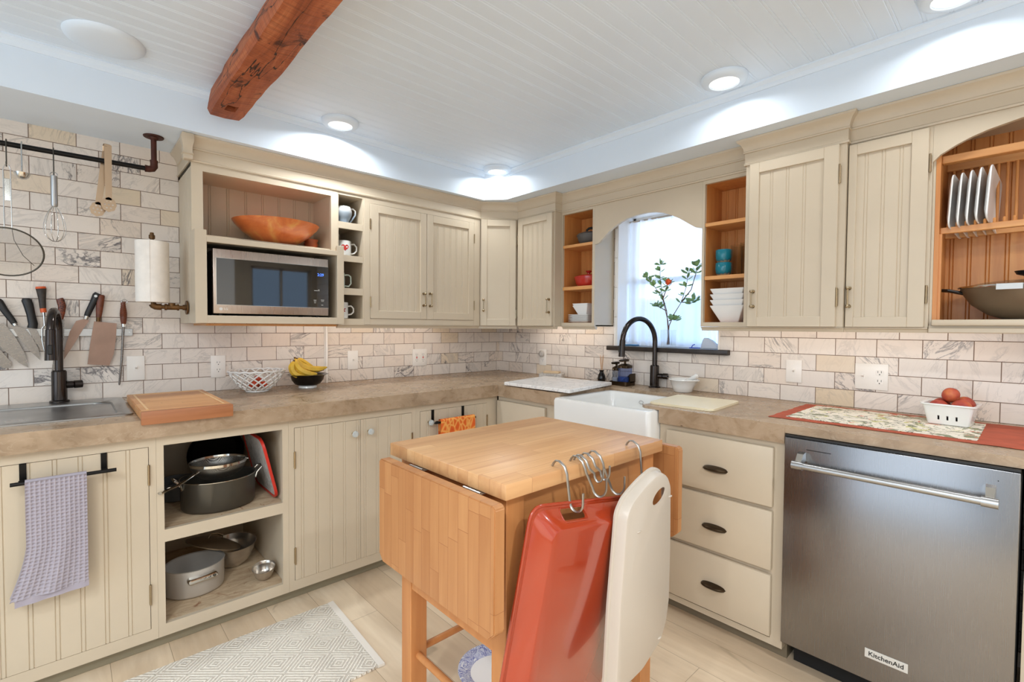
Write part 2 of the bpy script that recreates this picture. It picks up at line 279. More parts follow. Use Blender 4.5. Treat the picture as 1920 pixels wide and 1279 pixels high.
# ---------------------------------------------------------------- mesh building
class MB:
    """collects shapes; every shape passes through matrix T"""
    def __init__(s, T=None): s.bm = bmesh.new(); s.T = T or Matrix(); s.mi = 0
    def raw(s, vs, fs):
        v = [s.bm.verts.new(s.T @ Vector(p)) for p in vs]
        for f in fs:
            try: s.bm.faces.new([v[i] for i in f]).material_index = s.mi
            except ValueError: pass
        return v
    def box(s, x0, x1, y0, y1, z0, z1, b=0.0, seg=1):
        if x0 > x1: x0, x1 = x1, x0
        if y0 > y1: y0, y1 = y1, y0
        if z0 > z1: z0, z1 = z1, z0
        vs = [(x, y, z) for x in (x0, x1) for y in (y0, y1) for z in (z0, z1)]
        fs = [(0, 1, 3, 2), (4, 6, 7, 5), (0, 4, 5, 1), (2, 3, 7, 6), (0, 2, 6, 4), (1, 5, 7, 3)]
        if not b: s.raw(vs, fs); return
        t = bmesh.new(); v = [t.verts.new(p) for p in vs]
        for f in fs: t.faces.new([v[i] for i in f])
        bmesh.ops.bevel(t, geom=list(t.edges), offset=b, segments=seg, affect='EDGES', profile=.5)
        t.verts.index_update(); s.raw([q.co.copy() for q in t.verts], [[q.index for q in f.verts] for f in t.faces]); t.free()
    def prism(s, pts, ax, a0, a1):
        """polygon pts in the two other axes (in x,y,z order), extruded along ax"""
        def P(p, a):
            return {'x': (a, p[0], p[1]), 'y': (p[0], a, p[1]), 'z': (p[0], p[1], a)}[ax]
        n = len(pts); vs = [P(p, a0) for p in pts] + [P(p, a1) for p in pts]
        s.raw(vs, [list(range(n))[::-1], list(range(n, 2 * n))] + [(i, (i + 1) % n, n + (i + 1) % n, n + i) for i in range(n)])
    def loft(s, loops, c0=True, c1=True, close=False):
        n = len(loops[0]); vs = [p for l in loops for p in l]; fs = []
        L = len(loops)
        for k in range(L if close else L - 1):
            a = k * n; b = ((k + 1) % L) * n
            fs += [(a + i, a + (i + 1) % n, b + (i + 1) % n, b + i) for i in range(n)]
        if not close:
            if c0: fs.append(list(range(n))[::-1])
            if c1: fs.append(list(range((L - 1) * n, L * n)))
        s.raw(vs, fs)
    def lathe(s, prof, c=(0, 0, 0), seg=32, sx=1.0, sy=1.0, c0=False, c1=False):
        loops = [[(c[0] + r * sx * math.cos(2 * PI * i / seg), c[1] + r * sy * math.sin(2 * PI * i / seg), c[2] + z) for i in range(seg)] for r, z in prof]
        s.loft(loops, c0, c1)
    def tube(s, pts, r, seg=8, closed=False, rx=None):
        pts = [Vector(p) for p in pts]; n = len(pts); loops = []
        rr = r if isinstance(r, (list, tuple)) else [r] * n
        prev = None
        for i, p in enumerate(pts):
            a = pts[(i - 1) % n] if (closed or i) else pts[0]; b = pts[(i + 1) % n] if (closed or i < n - 1) else pts[-1]
            t = (b - a).normalized()
            if (b - a).length < 1e-7: t = (pts[min(i + 2, n - 1)] - pts[max(i - 2, 0)]).normalized()
            if prev is None:
                q = Vector((0, 0, 1)) if abs(t.z) < .9 else Vector((1, 0, 0)); u = t.cross(q).normalized()
            else: u = (prev - t * prev.dot(t)).normalized()
            prev = u; v = t.cross(u); k = rx or 1.0
            loops.append([tuple(p + (u * math.cos(2 * PI * j / seg) * k + v * math.sin(2 * PI * j / seg)) * rr[i]) for j in range(seg)])
        s.loft(loops, True, True, closed)
    def ball(s, c, rx, ry=None, rz=None, seg=16, rings=10):
        ry = ry or rx; rz = rz or rx
        loops = [[(c[0] + rx * math.sin(PI * k / rings) * math.cos(2 * PI * i / seg), c[1] + ry * math.sin(PI * k / rings) * math.sin(2 * PI * i / seg), c[2] - rz * math.cos(PI * k / rings)) for i in range(seg)] for k in range(1, rings)]
        s.loft(loops)
    def bead(s, u0, u1, w0, w1, v0, v1, pitch=.066, start=None, depth=.003, gap=.010, side=1):
        """board face with pairs of V grooves, face at w1; grooves run along v (z)"""
        a = u0; pts = [(u0, w1)]
        g = (u0 + (start if start is not None else pitch))
        while g < u1 - gap:
            for k in (g - gap / 2, g + gap / 2):
                if u0 + .003 < k < u1 - .003: pts += [(k - .0022, w1), (k, w1 - depth * side), (k + .0022, w1)]
            g += pitch
        pts += [(u1, w1), (u1, w0), (u0, w0)]
        s.prism(pts, 'z', v0, v1)

ORG = {}
def finish(bm, name, mats, ang=32):
    bmesh.ops.recalc_face_normals(bm, faces=list(bm.faces))
    for f in bm.faces: f.smooth = True
    lim = math.radians(ang)
    for e in bm.edges:
        if len(e.link_faces) != 2 or e.calc_face_angle(0) > lim: e.smooth = False
    me = bpy.data.meshes.new(name); bm.to_mesh(me); bm.free()
    for m in (mats if isinstance(mats, (list, tuple)) else [mats]): me.materials.append(m if not isinstance(m, str) else M[m])
    return me
def obj(name, mb, mats, parent=None, ang=32, label=None):
    if parent is not None:
        v = Vector(ORG.get(parent.name, (0, 0, 0)))
        for q in mb.bm.verts: q.co -= v
    me = finish(mb.bm, name, mats, ang)
    o = bpy.data.objects.new(name, me); COL.objects.link(o)
    if parent is not None: o.parent = parent; ORG[o.name] = ORG.get(parent.name, (0, 0, 0))
    if label: o['label'] = label
    return o
def tag(o, label, cat, group=None):
    o['label'] = label; o['category'] = cat
    if group: o['group'] = group
    return o
def thing(name, label, cat, loc=(0, 0, 0), group=None):
    o = bpy.data.objects.new(name, None); COL.objects.link(o); o.empty_display_size = .05
    o.location = loc; ORG[o.name] = tuple(loc); return tag(o, label, cat, group)
def struct(name, mb, mats, ang=32):
    o = obj(name, mb, mats, None, ang); o['kind'] = 'structure'; return o
def dup(root, loc, rz, label, group=None):
    r = root.copy(); COL.objects.link(r); r.location = loc; r.rotation_euler = (root.rotation_euler.x, root.rotation_euler.y, rz); r['label'] = label
    if group: r['group'] = group
    def kids(a, b):
        for ch in a.children:
            c = ch.copy(); COL.objects.link(c); c.parent = b; kids(ch, c)
    kids(root, r); return r
def text(name, body, size, T, mat, parent, depth=.0006, bold=0.0):
    cu = bpy.data.curves.new('lettering', 'FONT'); cu.body = body; cu.size = size; cu.extrude = depth; cu.offset = bold; cu.align_x = 'CENTER'; cu.align_y = 'CENTER'
    t = bpy.data.objects.new('lettering', cu); COL.objects.link(t); bpy.context.view_layer.update()
    me = bpy.data.meshes.new_from_object(t.evaluated_get(bpy.context.evaluated_depsgraph_get())); bpy.data.objects.remove(t, do_unlink=True)
    v = Vector(ORG.get(parent.name, (0, 0, 0)))
    me.transform(T)
    for q in me.vertices: q.co -= v
    me.materials.clear(); me.materials.append(M[mat])
    o = bpy.data.objects.new(name, me); COL.objects.link(o); o.parent = parent; ORG[o.name] = ORG.get(parent.name, (0, 0, 0)); return o
def resharp(o, ang=32):
    b = bmesh.new(); b.from_mesh(o.data)
    for f in b.faces: f.smooth = True
    for e in b.edges: e.smooth = len(e.link_faces) == 2 and e.calc_face_angle(0) < math.radians(ang)
    b.to_mesh(o.data); b.free()
def cut(o, mb):
    """subtract mb (same space as o's mesh) from o"""
    me = finish(mb.bm, 'cutter', []); c = bpy.data.objects.new('cutter', me); COL.objects.link(c)
    m = o.modifiers.new('b', 'BOOLEAN'); m.object = c; m.operation = 'DIFFERENCE'; m.solver = 'EXACT'
    mw = o.parent; bpy.context.view_layer.update(); c.matrix_world = o.matrix_world; bpy.context.view_layer.update()
    n = bpy.data.meshes.new_from_object(o.evaluated_get(bpy.context.evaluated_depsgraph_get())); o.modifiers.clear()
    o.data = n; bpy.data.objects.remove(c, do_unlink=True); resharp(o)
def rr(cx, cy, hx, hy, r, z, seg=5, plane='z', rot=0.0):
    """rounded-rectangle loop"""
    p = []
    for sx, sy, a0 in ((1, 1, 0), (-1, 1, 90), (-1, -1, 180), (1, -1, 270)):
        for k in range(seg + 1):
            a = math.radians(a0 + 90 * k / seg); p.append((sx * (hx - r) + r * math.cos(a), sy * (hy - r) + r * math.sin(a)))
    c, s_ = math.cos(rot), math.sin(rot); p = [(cx + x * c - y * s_, cy + x * s_ + y * c) for x, y in p]
    return [(x, y, z) for x, y in p] if plane == 'z' else ([(x, z, y) for x, y in p] if plane == 'y' else [(z, x, y) for x, y in p])
def arc(cx, cy, r, a0, a1, n): return [(cx + r * math.cos(math.radians(a0 + (a1 - a0) * i / n)), cy + r * math.sin(math.radians(a0 + (a1 - a0) * i / n))) for i in range(n + 1)]
MA = Matrix(((1, 0, 0, 0), (0, -1, 0, 0), (0, 0, 1, 0), (0, 0, 0, 1)))        # wall back: (u, w, v) -> x=u, y=-w
MR = Matrix(((0, -1, 0, 0), (-1, 0, 0, 0), (0, 0, 1, 0), (0, 0, 0, 1)))       # wall right: (u, w, v) -> x=-w, y=-u
# ---------------------------------------------------------------- room shell
m = MB(); m.box(-5.2, .25, -4.75, .15, -.05, 0); struct('floor', m, 'floor')
CZ = 2.33; SZ = 2.141
# ceiling boards run along x; profile across y, grooves face down
pts = [(-4.75, CZ + .05), (-4.75, CZ)]
y = -4.70
while y < -.36:
    for k in (y - .005, y + .005): pts += [(k - .0025, CZ), (k, CZ + .0018), (k + .0025, CZ)]
    y += .0686
pts += [(.15, CZ), (.15, CZ + .05)]
m = MB(); m.prism(pts, 'x', -5.2, .25); struct('ceiling', m, 'white')
# dropped soffit round the two cabinet walls, chamfered inner corner
m = MB(); m.prism([(-5.2, .0), (-5.2, -.405), (-.50, -.405), (-.40, -.52), (-.40, -4.75), (0, -4.75), (0, 0)], 'z', SZ, CZ); struct('trim_1', m, 'white')
def sweep(m, path, prof):
    """profile (offset to the left-hand room side, z) swept along a 2-D path with mitres"""
    P = [Vector(p) for p in path]; loops = []
    for i, p in enumerate(P):
        d0 = (P[i] - P[i - 1]).normalized() if i else None; d1 = (P[i + 1] - P[i]).normalized() if i < len(P) - 1 else None
        n0 = Vector((d0.y, -d0.x)) if d0 else None; n1 = Vector((d1.y, -d1.x)) if d1 else None
        if n0 and n1: b = (n0 + n1).normalized(); k = 1 / max(.3, b.dot(n0))
        else: b = n0 or n1; k = 1
        loops.append([(p.x + b.x * k * o, p.y + b.y * k * o, z) for o, z in prof])
    m.loft(loops)
m = MB(); sweep(m, [(-5.2, -.405), (-.50, -.405), (-.40, -.52), (-.40, -4.75)], [(-.01, CZ), (-.01, CZ - .034), (.006, CZ - .034), (.009, CZ - .028), (.011, CZ - .018), (.020, CZ - .009), (.028, CZ - .006), (.028, CZ)])
struct('trim_2', m, 'white')
# walls
m = MB(); m.box(-5.2, .25, 0, .15, 0, SZ); struct('wall_back', m, 'tileA')
WY0, WY1, WZ0, WZ1 = -1.824, -1.160, 1.150, 1.995
m = MB(); m.box(0, .25, -4.75, WY0, 0, SZ); m.box(0, .25, WY1, 0, 0, SZ); m.box(0, .25, WY0, WY1, 0, WZ0); m.box(0, .25, WY0, WY1, WZ1, SZ); struct('wall_right', m, 'tileB')
m = MB(); m.box(-5.2, -.85, -4.9, -4.75, 0, CZ); m.box(-.08, .25, -4.9, -4.75, 0, CZ); m.box(-.85, -.08, -4.9, -4.75, 0, .9); m.box(-.85, -.08, -4.9, -4.75, 2.05, CZ); struct('wall_front', m, 'paint')
m = MB(); m.box(-5.35, -5.2, -4.75, -4.2, 0, CZ); m.box(-5.35, -5.2, -.6, .15, 0, CZ); m.box(-5.35, -5.2, -4.2, -.6, 2.15, CZ); m.box(-5.35, -5.2, -4.2, -.6, 0, .08); struct('wall_left', m, 'white')
# window over the sink
m = MB()
for a in (WY0, WY1 - .022): m.box(.165, .21, a, a + .022, WZ0, WZ1)
for z in (WZ0, 1.56, WZ1 - .03): m.box(.165, .21, WY0, WY1, z, z + .03)
w1 = struct('window_1', m, 'coverplate')
m = MB(); m.box(.185, .189, WY0 + .02, WY1 - .02, WZ0 + .02, WZ1 - .02); p = obj('pane', m, 'pane', w1)
# white jamb lining with pencil-tile edge
m = MB(); m.box(-.006, .165, WY1 - .004, WY1 + .006, WZ0, WZ1, .002); m.box(-.006, .165, WY0 - .006, WY0 + .004, WZ0, WZ1, .002); m.box(-.004, .165, WY0, WY1, WZ1 - .004, WZ1 + .004)
for z in (1.15, 1.34, 1.53, 1.72): m.box(-.012, .002, WY1 + .002, WY1 + .020, z, z + .187, .003)
struct('trim_3', m, 'coverplate')
m = MB(MR); m.box(1.098, 1.886, -.16, .034, 1.124, 1.153, .004, 2); struct('trim_4', m, plain('dark_stone_sill', (46, 38, 33), .35, var=.2, vs=20))
# window and plank door on the wall behind the camera
m = MB()
for a in (-.85, -.48, -.11): m.box(a, a + .03, -4.84, -4.80, .9, 2.05)
for z in (.9, 1.45, 2.02): m.box(-.85, -.08, -4.84, -4.80, z, z + .03)
w2 = struct('window_2', m, 'plastic_w'); m = MB(); m.box(-.84, -.09, -4.822, -4.818, .91, 2.04); obj('pane', m, 'pane', w2)
m = MB(); m.bead(-2.5, -1.6, 4.72, 4.745, 0, 2.05, .1); m.T = MA
m = MB(MA); m.bead(-2.5, -1.6, 4.735, 4.70, 0, 2.05, .1, side=-1); struct('door_1', m, plain('dark_plank_door', (84, 74, 62), .5))
m = MB(); m.box(-2.6, -2.5, -4.745, -4.72, 0, 2.15); m.box(-1.6, -1.5, -4.745, -4.72, 0, 2.15); m.box(-2.6, -1.5, -4.745, -4.72, 2.05, 2.15); struct('trim_5', m, 'white')
# toe boards and the white pipe chase on the tiles
m = MB(MA); m.box(-5.0, -.70, .60, .683, 0, .046, .002); struct('baseboard_back', m, plain('toe_board_paint', (146, 138, 116), .5))
m = MB(MR); m.box(.60, 2.379, .50, .60, 0, .062); struct('baseboard_right', m, plain('toe_kick_paint', (120, 108, 88), .5))
m = MB(); m.tube([(-1.436, -.012, .915), (-1.436, -.012, 1.275)], .008, 12); m.box(-1.4475, -1.441, -.006, .001, .915, 1.29); struct('trim_6', m, 'coverplate')

# crown moulding that caps all wall cabinets
CP = [(-2.19, -.002), (-2.19, -.336), (-.475, -.336), (-.271, -.500), (-.271, -.856), (-.206, -.856), (-.206, -2.064), (-.286, -2.064), (-.286, -2.461), (-.251, -2.461), (-.251, -3.45)]
m = MB(); sweep(m, CP, [(-.012, 2.024), (.006, 2.024), (.008, 2.031), (.004, 2.035), (.004, 2.078), (.009, 2.080), (.010, 2.085), (.008, 2.089), (.011, 2.103), (.020, 2.120), (.030, 2.128), (.033, 2.131), (.034, SZ - .001), (-.012, SZ - .001)])
struct('trim_7', m, 'paint')
m = MB(); m.loft([rr(-2.206, -.356, h, h, .003, z, 2) for h, z in ((.014, 2.022), (.018, 2.026), (.019, 2.040), (.017, 2.044), (.022, 2.048), (.018, 2.056), (.019, 2.085), (.025, 2.105), (.025, 2.130), (.022, 2.139))]); struct('trim_8', m, 'paint')

# ---------------------------------------------------------------- door and hardware builders (u across, w outwards, v up)
def door(T, parent, u0, u1, v0, v1, w, t=.02, panel=None, planks=False, start=None, pitch=.06, label=None):
    """framed door with a beaded panel, or a plank door; its face stands at w"""
    m = MB(T)
    if planks: m.bead(u0, u1, w - t, w, v0, v1, pitch, start, gap=.011, depth=.0028)
    else:
        a, b, c, d = panel
        m.box(u0, a, w - t, w, v0, v1, .0015); m.box(b, u1, w - t, w, v0, v1, .0015); m.box(a, b, w - t, w, v0, c, .0015); m.box(a, b, w - t, w, d, v1, .0015)
        m.bead(a - .002, b + .002, w - t + .001, w - .009, c - .002, d + .002, pitch, start, depth=.0020)
    return obj('door', m, 'paint', parent, label=label)
def pull(T, parent, u, v0, v1, w):
    m = MB(T)
    for v in (v0, v1): m.tube([(u, w - .001, v), (u, w + .022, v)], .0045, 8); m.ball((u, w + .024, v), .0075, seg=10, rings=6); m.tube([(u, w - .001, v), (u, w + .004, v)], .009, 10)
    m.tube([(u, w + .024, v0), (u, w + .024, v1)], .0035, 8)
    return obj('handle', m, 'nickel', parent)
def hinge(T, parent, u, v, w, h=.055):
    m = MB(T); m.box(u - .004, u + .004, w - .010, w + .001, v - h / 2, v + h / 2, .001); m.tube([(u, w + .003, v - h / 2 - .004), (u, w + .003, v + h / 2 + .004)], .0038, 8)
    return obj('hinge', m, 'nickel', parent)
def knob(T, parent, u, v, w):
    m = MB(T @ Matrix.Translation((u, w, v)) @ Matrix.Rotation(-PI / 2, 4, 'X'))
    m.lathe([(.009, -.001), (.010, .004), (.006, .006)], seg=14, c1=True); k = obj('knob', m, 'nickel', parent)
    m = MB(T @ Matrix.Translation((u, w + .006, v)) @ Matrix.Rotation(-PI / 2, 4, 'X'))
    m.lathe([(.004, 0), (.006, .008), (.014, .012), (.017, .018), (.014, .026), (.006, .029)], seg=8, c0=True, c1=True); obj('glass_bulb', m, 'crystal', k, 5, label='faceted glass bulb')
def light_rail(T, parent, u0, u1, w, v=1.278):
    m = MB(T); m.prism([(.03, v - .001), (w - .004, v - .001), (w - .004, v - .006), (w - .012, v - .009), (w - .016, v - .021), (w - .03, v - .021), (w - .034, v - .003), (.03, v - .003)], 'x', u0, u1)
    return obj('light_rail', m, 'paint', parent)

# ---------------------------------------------------------------- wall cabinets, back wall
Z0, ZT = 1.278, 2.024
c = thing('microwave_cabinet', 'khaki wall cabinet end unit holding the microwave, with an open bay above', 'cabinet', (-1.84, -.2, 1.28))
a, b = -2.19, -1.498; m = MB()
pts = [(-2.19, -.003)]; y = -.05
while y > -.33: pts += [(-2.19, y + .0025), (-2.187, y), (-2.19, y - .0025)]; y -= .033
pts += [(-2.19, -.318), (-2.168, -.318), (-2.168, -.003)]
m.prism(pts, 'z', Z0, ZT); m.T = MA
m.box(b - .02, b, .003, .318, Z0, ZT); m.box(a, b, .003, .335, 2.006, ZT); m.box(a + .018, b - .018, .003, .318, 1.676, 1.698)
m.box(a, -2.143, .316, .336, 1.66, ZT, .001); m.box(-1.536, b, .316, .336, 1.66, ZT, .001); m.box(-2.144, -1.535, .316, .336, 1.989, ZT)
m.bead(a + .016, b - .016, .002, .022, 1.698, 2.008, .0865, .115)
m.box(a + .018, b - .018, .003, .02, Z0 + .02, 1.68)
obj('cabinet_body', m, 'paint', c)
m = MB(MA); m.box(a - .0012, a + .016, .31, .4115, Z0 - .001, 1.706); m.box(b - .016, b + .0012, .337, .4115, Z0 - .001, 1.706)
m.box(a, -2.144, .392, .412, Z0, 1.706, .0015); m.box(-1.534, b, .392, .412, Z0, 1.706, .0015); m.box(-2.145, -1.533, .392, .412, 1.652, 1.677, .001); m.box(-2.145, -1.533, .392, .412, Z0, 1.314, .001)
m.box(a + .01, b - .01, .31, .395, 1.655, 1.676); m.box(a + .016, b - .016, .022, .394, 1.292, 1.312); m.box(a + .016, -2.15, .02, .39, 1.312, 1.655); m.box(-1.528, b - .012, .02, .39, 1.312, 1.655)
obj('microwave_box', m, 'paint', c)
m = MB(MA); m.box(a + .05, b - .02, .05, .36, Z0 - .012, Z0 - .001); obj('underside_board', m, 'pine_h', c, label='bare wooden strip under the box')

c = thing('mug_cubby', 'narrow khaki column of four open cubbies full of mugs', 'cabinet', (-1.42, -.2, 1.28))
m = MB(MA); a, b = -1.497, -1.343
m.box(a, a + .004, .003, .333, Z0, ZT); m.box(b - .008, b, .003, .333, Z0, ZT); m.box(a, b, .003, .335, 2.007, ZT); m.box(a, b, .003, .335, Z0 - .002, 1.311)
m.box(a, b, .003, .02, Z0, ZT); obj('cabinet_body', m, 'paint', c)
for z0, z1 in ((1.820, 1.857), (1.636, 1.671), (1.447, 1.485)): m = MB(MA); m.box(a + .003, b - .006, .316, .335, z0, z1); m.box(a + .003, b - .006, .02, .32, z1 - .012, z1); obj('shelf', m, 'paint', c)
light_rail(MA, c, a, b, .335)

c = thing('double_door_cabinet', 'khaki wall cabinet with two beadboard doors between the mug cubbies and the corner', 'cabinet', (-.91, -.2, 1.28))
m = MB(MA); a, b = -1.3428, -.478
m.box(a, a + .015, .003, .32, Z0, ZT); m.box(b - .015, b, .003, .30, Z0, ZT); m.box(a, b, .003, .32, 2.0, 2.015); m.box(a, b, .003, .32, Z0, Z0 + .015); m.box(a, b, .003, .015, Z0, ZT)
m.box(a, -1.305, .315, .335, Z0, ZT, .001); m.box(-.531, b, .315, .335, Z0, ZT, .001); m.box(-1.305, -.531, .315, .335, 1.990, ZT); m.box(-1.305, -.531, .315, .335, Z0, 1.313)
obj('cabinet_body', m, 'paint', c)
d = door(MA, c, -1.3035, -.9165, 1.3145, 1.9885, .337, panel=(-1.250, -.962, 1.362, 1.941), pitch=.05, start=.062)
pull(MA, d, -.941, 1.403, 1.478, .337); hinge(MA, d, -1.304, 1.868, .336); hinge(MA, d, -1.304, 1.412, .336)
d = door(MA, c, -.9135, -.5325, 1.3145, 1.9885, .337, panel=(-.866, -.578, 1.362, 1.941), pitch=.05, start=.04)
pull(MA, d, -.893, 1.401, 1.480, .337); hinge(MA, d, -.532, 1.88, .336); hinge(MA, d, -.532, 1.418, .336)
light_rail(MA, c, a, b, .335)
# diagonal corner
P0 = Vector((-.475, -.337, 0)); P1 = Vector((-.272, -.500, 0)); ud = (P1 - P0).normalized(); wd = Vector((ud.y, -ud.x, 0)); LD = (P1 - P0).length
MD = Matrix(((ud.x, wd.x, 0, P0.x), (ud.y, wd.y, 0, P0.y), (0, 0, 1, 0), (0, 0, 0, 1)))
c = thing('corner_cabinet', 'khaki diagonal corner wall cabinet with a single narrow door', 'cabinet', (-.2, -.2, 1.28))
m = MB(); m.prism([(-.475, -.003), (-.475, -.334), (-.274, -.497), (-.003, -.497), (-.003, -.003)], 'z', Z0, ZT); obj('cabinet_body', m, 'paint', c)
d = door(MD, c, .004, LD - .012, Z0, 2.020, .018, t=.017, panel=(.046, LD - .055, 1.325, 1.975), pitch=.3)
pull(MD, d, .022, 1.383, 1.458, .018); hinge(MD, d, LD - .008, 1.87, .012); hinge(MD, d, LD - .008, 1.36, .012)
m = MB(MD); m.box(-.012, LD, -.03, -.012, Z0 - .021, Z0 - .001); obj('light_rail', m, 'paint', c)

# ---------------------------------------------------------------- wall cabinets, right wall (u = distance from the corner)
c = thing('single_door_cabinet', 'khaki wall cabinet with one beadboard door, between the diagonal corner and the pot shelf', 'cabinet', (-.14, -.68, 1.28))
m = MB(MR); a, b = .500, .855; m.box(a, b, .003, .270, Z0, ZT); obj('cabinet_body', m, 'paint', c)
d = door(MR, c, .522, .845, Z0, 2.020, .290, panel=(.568, .797, 1.325, 1.975), pitch=.048, start=.045)
pull(MR, d, .826, 1.368, 1.452, .290); hinge(MR, d, .520, 1.88, .285); hinge(MR, d, .520, 1.37, .285); light_rail(MR, c, a, b, .270)

def open_shelf(name, label, a, b, oa, ob, shelves, zt):
    c = thing(name, label, 'shelf', (-.1, -(a + b) / 2, 1.28))
    m = MB(MR); W = .205
    m.box(a, a + .006, .003, W - .018, Z0, ZT); m.box(b - .006, b, .003, W - .018, Z0, ZT); m.box(a, oa, W - .018, W, Z0, ZT); m.box(ob, b, W - .018, W, Z0, ZT); m.box(oa, ob, W - .018, W, zt, ZT); m.box(oa, ob, W - .018, W, Z0, 1.300); m.box(a, b, .003, W - .018, Z0, 1.285)
    obj('cabinet_body', m, 'paint', c)
    m = MB(MR); m.box(a + .006, oa + .001, .003, W - .018, 1.285, zt + .01); m.box(ob - .001, b - .006, .003, W - .018, 1.285, zt + .01); m.box(a + .006, b - .006, .003, W - .018, 1.285, 1.299); m.box(a + .006, b - .006, .003, W - .018, zt + .001, zt + .01)
    m.bead(oa, ob, .003, .012, 1.299, zt, .05, .03); obj('pine_lining', m, 'pine', c, label='bare orange pine lining')
    for z0, z1 in shelves: m = MB(MR); m.box(oa + .001, ob - .001, .012, W - .004, z0, z1, .001); obj('shelf_board', m, 'pine_h', c, label='bare pine shelf board')
    light_rail(MR, c, a, b, W); return c
open_shelf('open_pot_shelf', 'open pine-lined wall shelf left of the window, holding pots and white dishes', .8575, 1.130, .864, 1.111, ((1.789, 1.807), (1.513, 1.535)), 2.008)
open_shelf('open_cup_shelf', 'open pine-lined wall shelf right of the window, holding teal cups and white bowls', 1.818, 2.063, 1.831, 2.050, ((1.789, 1.807), (1.517, 1.536)), 2.006)
L = [(1.1305, 2.0235), (1.1305, 1.785), (1.160, 1.790)] + [(1.200, 1.822), (1.235, 1.850), (1.271, 1.872), (1.315, 1.892), (1.360, 1.907), (1.425, 1.917), (1.492, 1.919), (1.545, 1.914), (1.592, 1.902), (1.645, 1.880), (1.694, 1.853), (1.745, 1.818), (1.780, 1.795), (1.8175, 1.785), (1.8175, 2.0235)]
m = MB(); m.prism([(-u, z) for u, z in L], 'x', -.205, -.186)
o = obj('arched_valance', m, 'paint'); tag(o, 'khaki arched valance board over the sink window', 'valance')

c = thing('tall_door_cabinet', 'deep khaki wall cabinet with a wide beadboard door, right of the cup shelf', 'cabinet', (-.15, -2.26, 1.28))
m = MB(MR); a, b = 2.0655, 2.460; m.box(a, b, .003, .285, Z0, ZT); obj('cabinet_body', m, 'paint', c)
d = door(MR, c, 2.088, 2.437, Z0, 2.021, .305, panel=(2.130, 2.384, 1.323, 1.975), pitch=.0655, start=.052)
pull(MR, d, 2.114, 1.370, 1.438, .305); hinge(MR, d, 2.440, 1.90, .30, .07); hinge(MR, d, 2.440, 1.40, .30, .07); light_rail(MR, c, a, b, .285)
c = thing('shallow_door_cabinet', 'khaki wall cabinet with a beadboard door, beside the plate rack', 'cabinet', (-.13, -2.59, 1.28))
m = MB(MR); a, b = 2.4605, 2.722; m.box(a, b, .003, .250, Z0, ZT); obj('cabinet_body', m, 'paint', c)
d = door(MR, c, 2.464, 2.712, Z0, 2.015, .270, panel=(2.491, 2.662, 1.318, 1.971), pitch=.055, start=.032)
pull(MR, d, 2.476, 1.362, 1.436, .270); hinge(MR, d, 2.716, 1.885, .262, .06); hinge(MR, d, 2.716, 1.40, .262, .06); light_rail(MR, c, a, b, .262)

c = thing('plate_rack_cabinet', 'open pine-lined wall cabinet with an arched khaki front and a plate rack', 'cabinet', (-.13, -3.08, 1.28))
m = MB(); L = [(2.7225, 2.0235), (2.7225, 1.890), (2.743, 1.912), (2.789, 1.938), (2.828, 1.955), (2.87, 1.968), (2.949, 1.984), (3.03, 1.991), (3.10, 1.991), (3.18, 1.984), (3.26, 1.968), (3.34, 1.938), (3.40, 1.89), (3.40, 2.0235)]
m.prism([(-u, z) for u, z in L], 'x', -.251, -.233); m.T = MR; m.box(2.7225, 2.730, .003, .233, Z0, ZT); m.box(3.393, 3.40, .003, .233, Z0, ZT); m.box(2.7225, 3.40, .003, .233, 2.010, 2.0235); obj('cabinet_body', m, 'paint', c)
m = MB(MR); m.bead(2.730, 3.393, .003, .016, 1.285, 2.010, .052, .03, depth=.004); m.box(2.7305, 2.744, .016, .232, 1.285, 2.010); m.box(3.38, 3.392, .016, .232, 1.285, 2.010); m.box(2.744, 2.752, .195, .225, 1.285, 1.625); obj('pine_lining', m, 'pine', c, label='bare orange pine lining')
m = MB(MR); m.box(2.734, 3.40, .016, .272, 1.284, 1.306, .004, 2); m.box(2.724, 3.40, .10, .262, 1.257, 1.276, .003); m.box(2.724, 3.40, .05, .25, 1.276, 1.284); obj('shelf_board', m, 'paint', c)
m = MB(MR); m.box(2.744, 3.38, .186, .206, 1.627, 1.650, .002); m.box(2.744, 3.38, .050, .068, 1.627, 1.650, .002); m.box(2.744, 3.38, .17, .206, 1.888, 1.916, .002); m.box(2.744, 3.38, .05, .068, 1.888, 1.916, .002); obj('rack_rail', m, 'pine_h', c)
for i in range(25):
    u = 2.765 + i * .0245
    m = MB(MR); m.tube([(u, .059, 1.640), (u, .059, 1.895)], .0046, 8); obj('rack_dowel', m, 'pine', c); m = MB(MR); m.tube([(u, .196, 1.645), (u, .196, 1.664)], .0045, 8); m.ball((u, .196, 1.664), .0045, seg=8, rings=6); obj('rack_peg', m, 'pine', c)

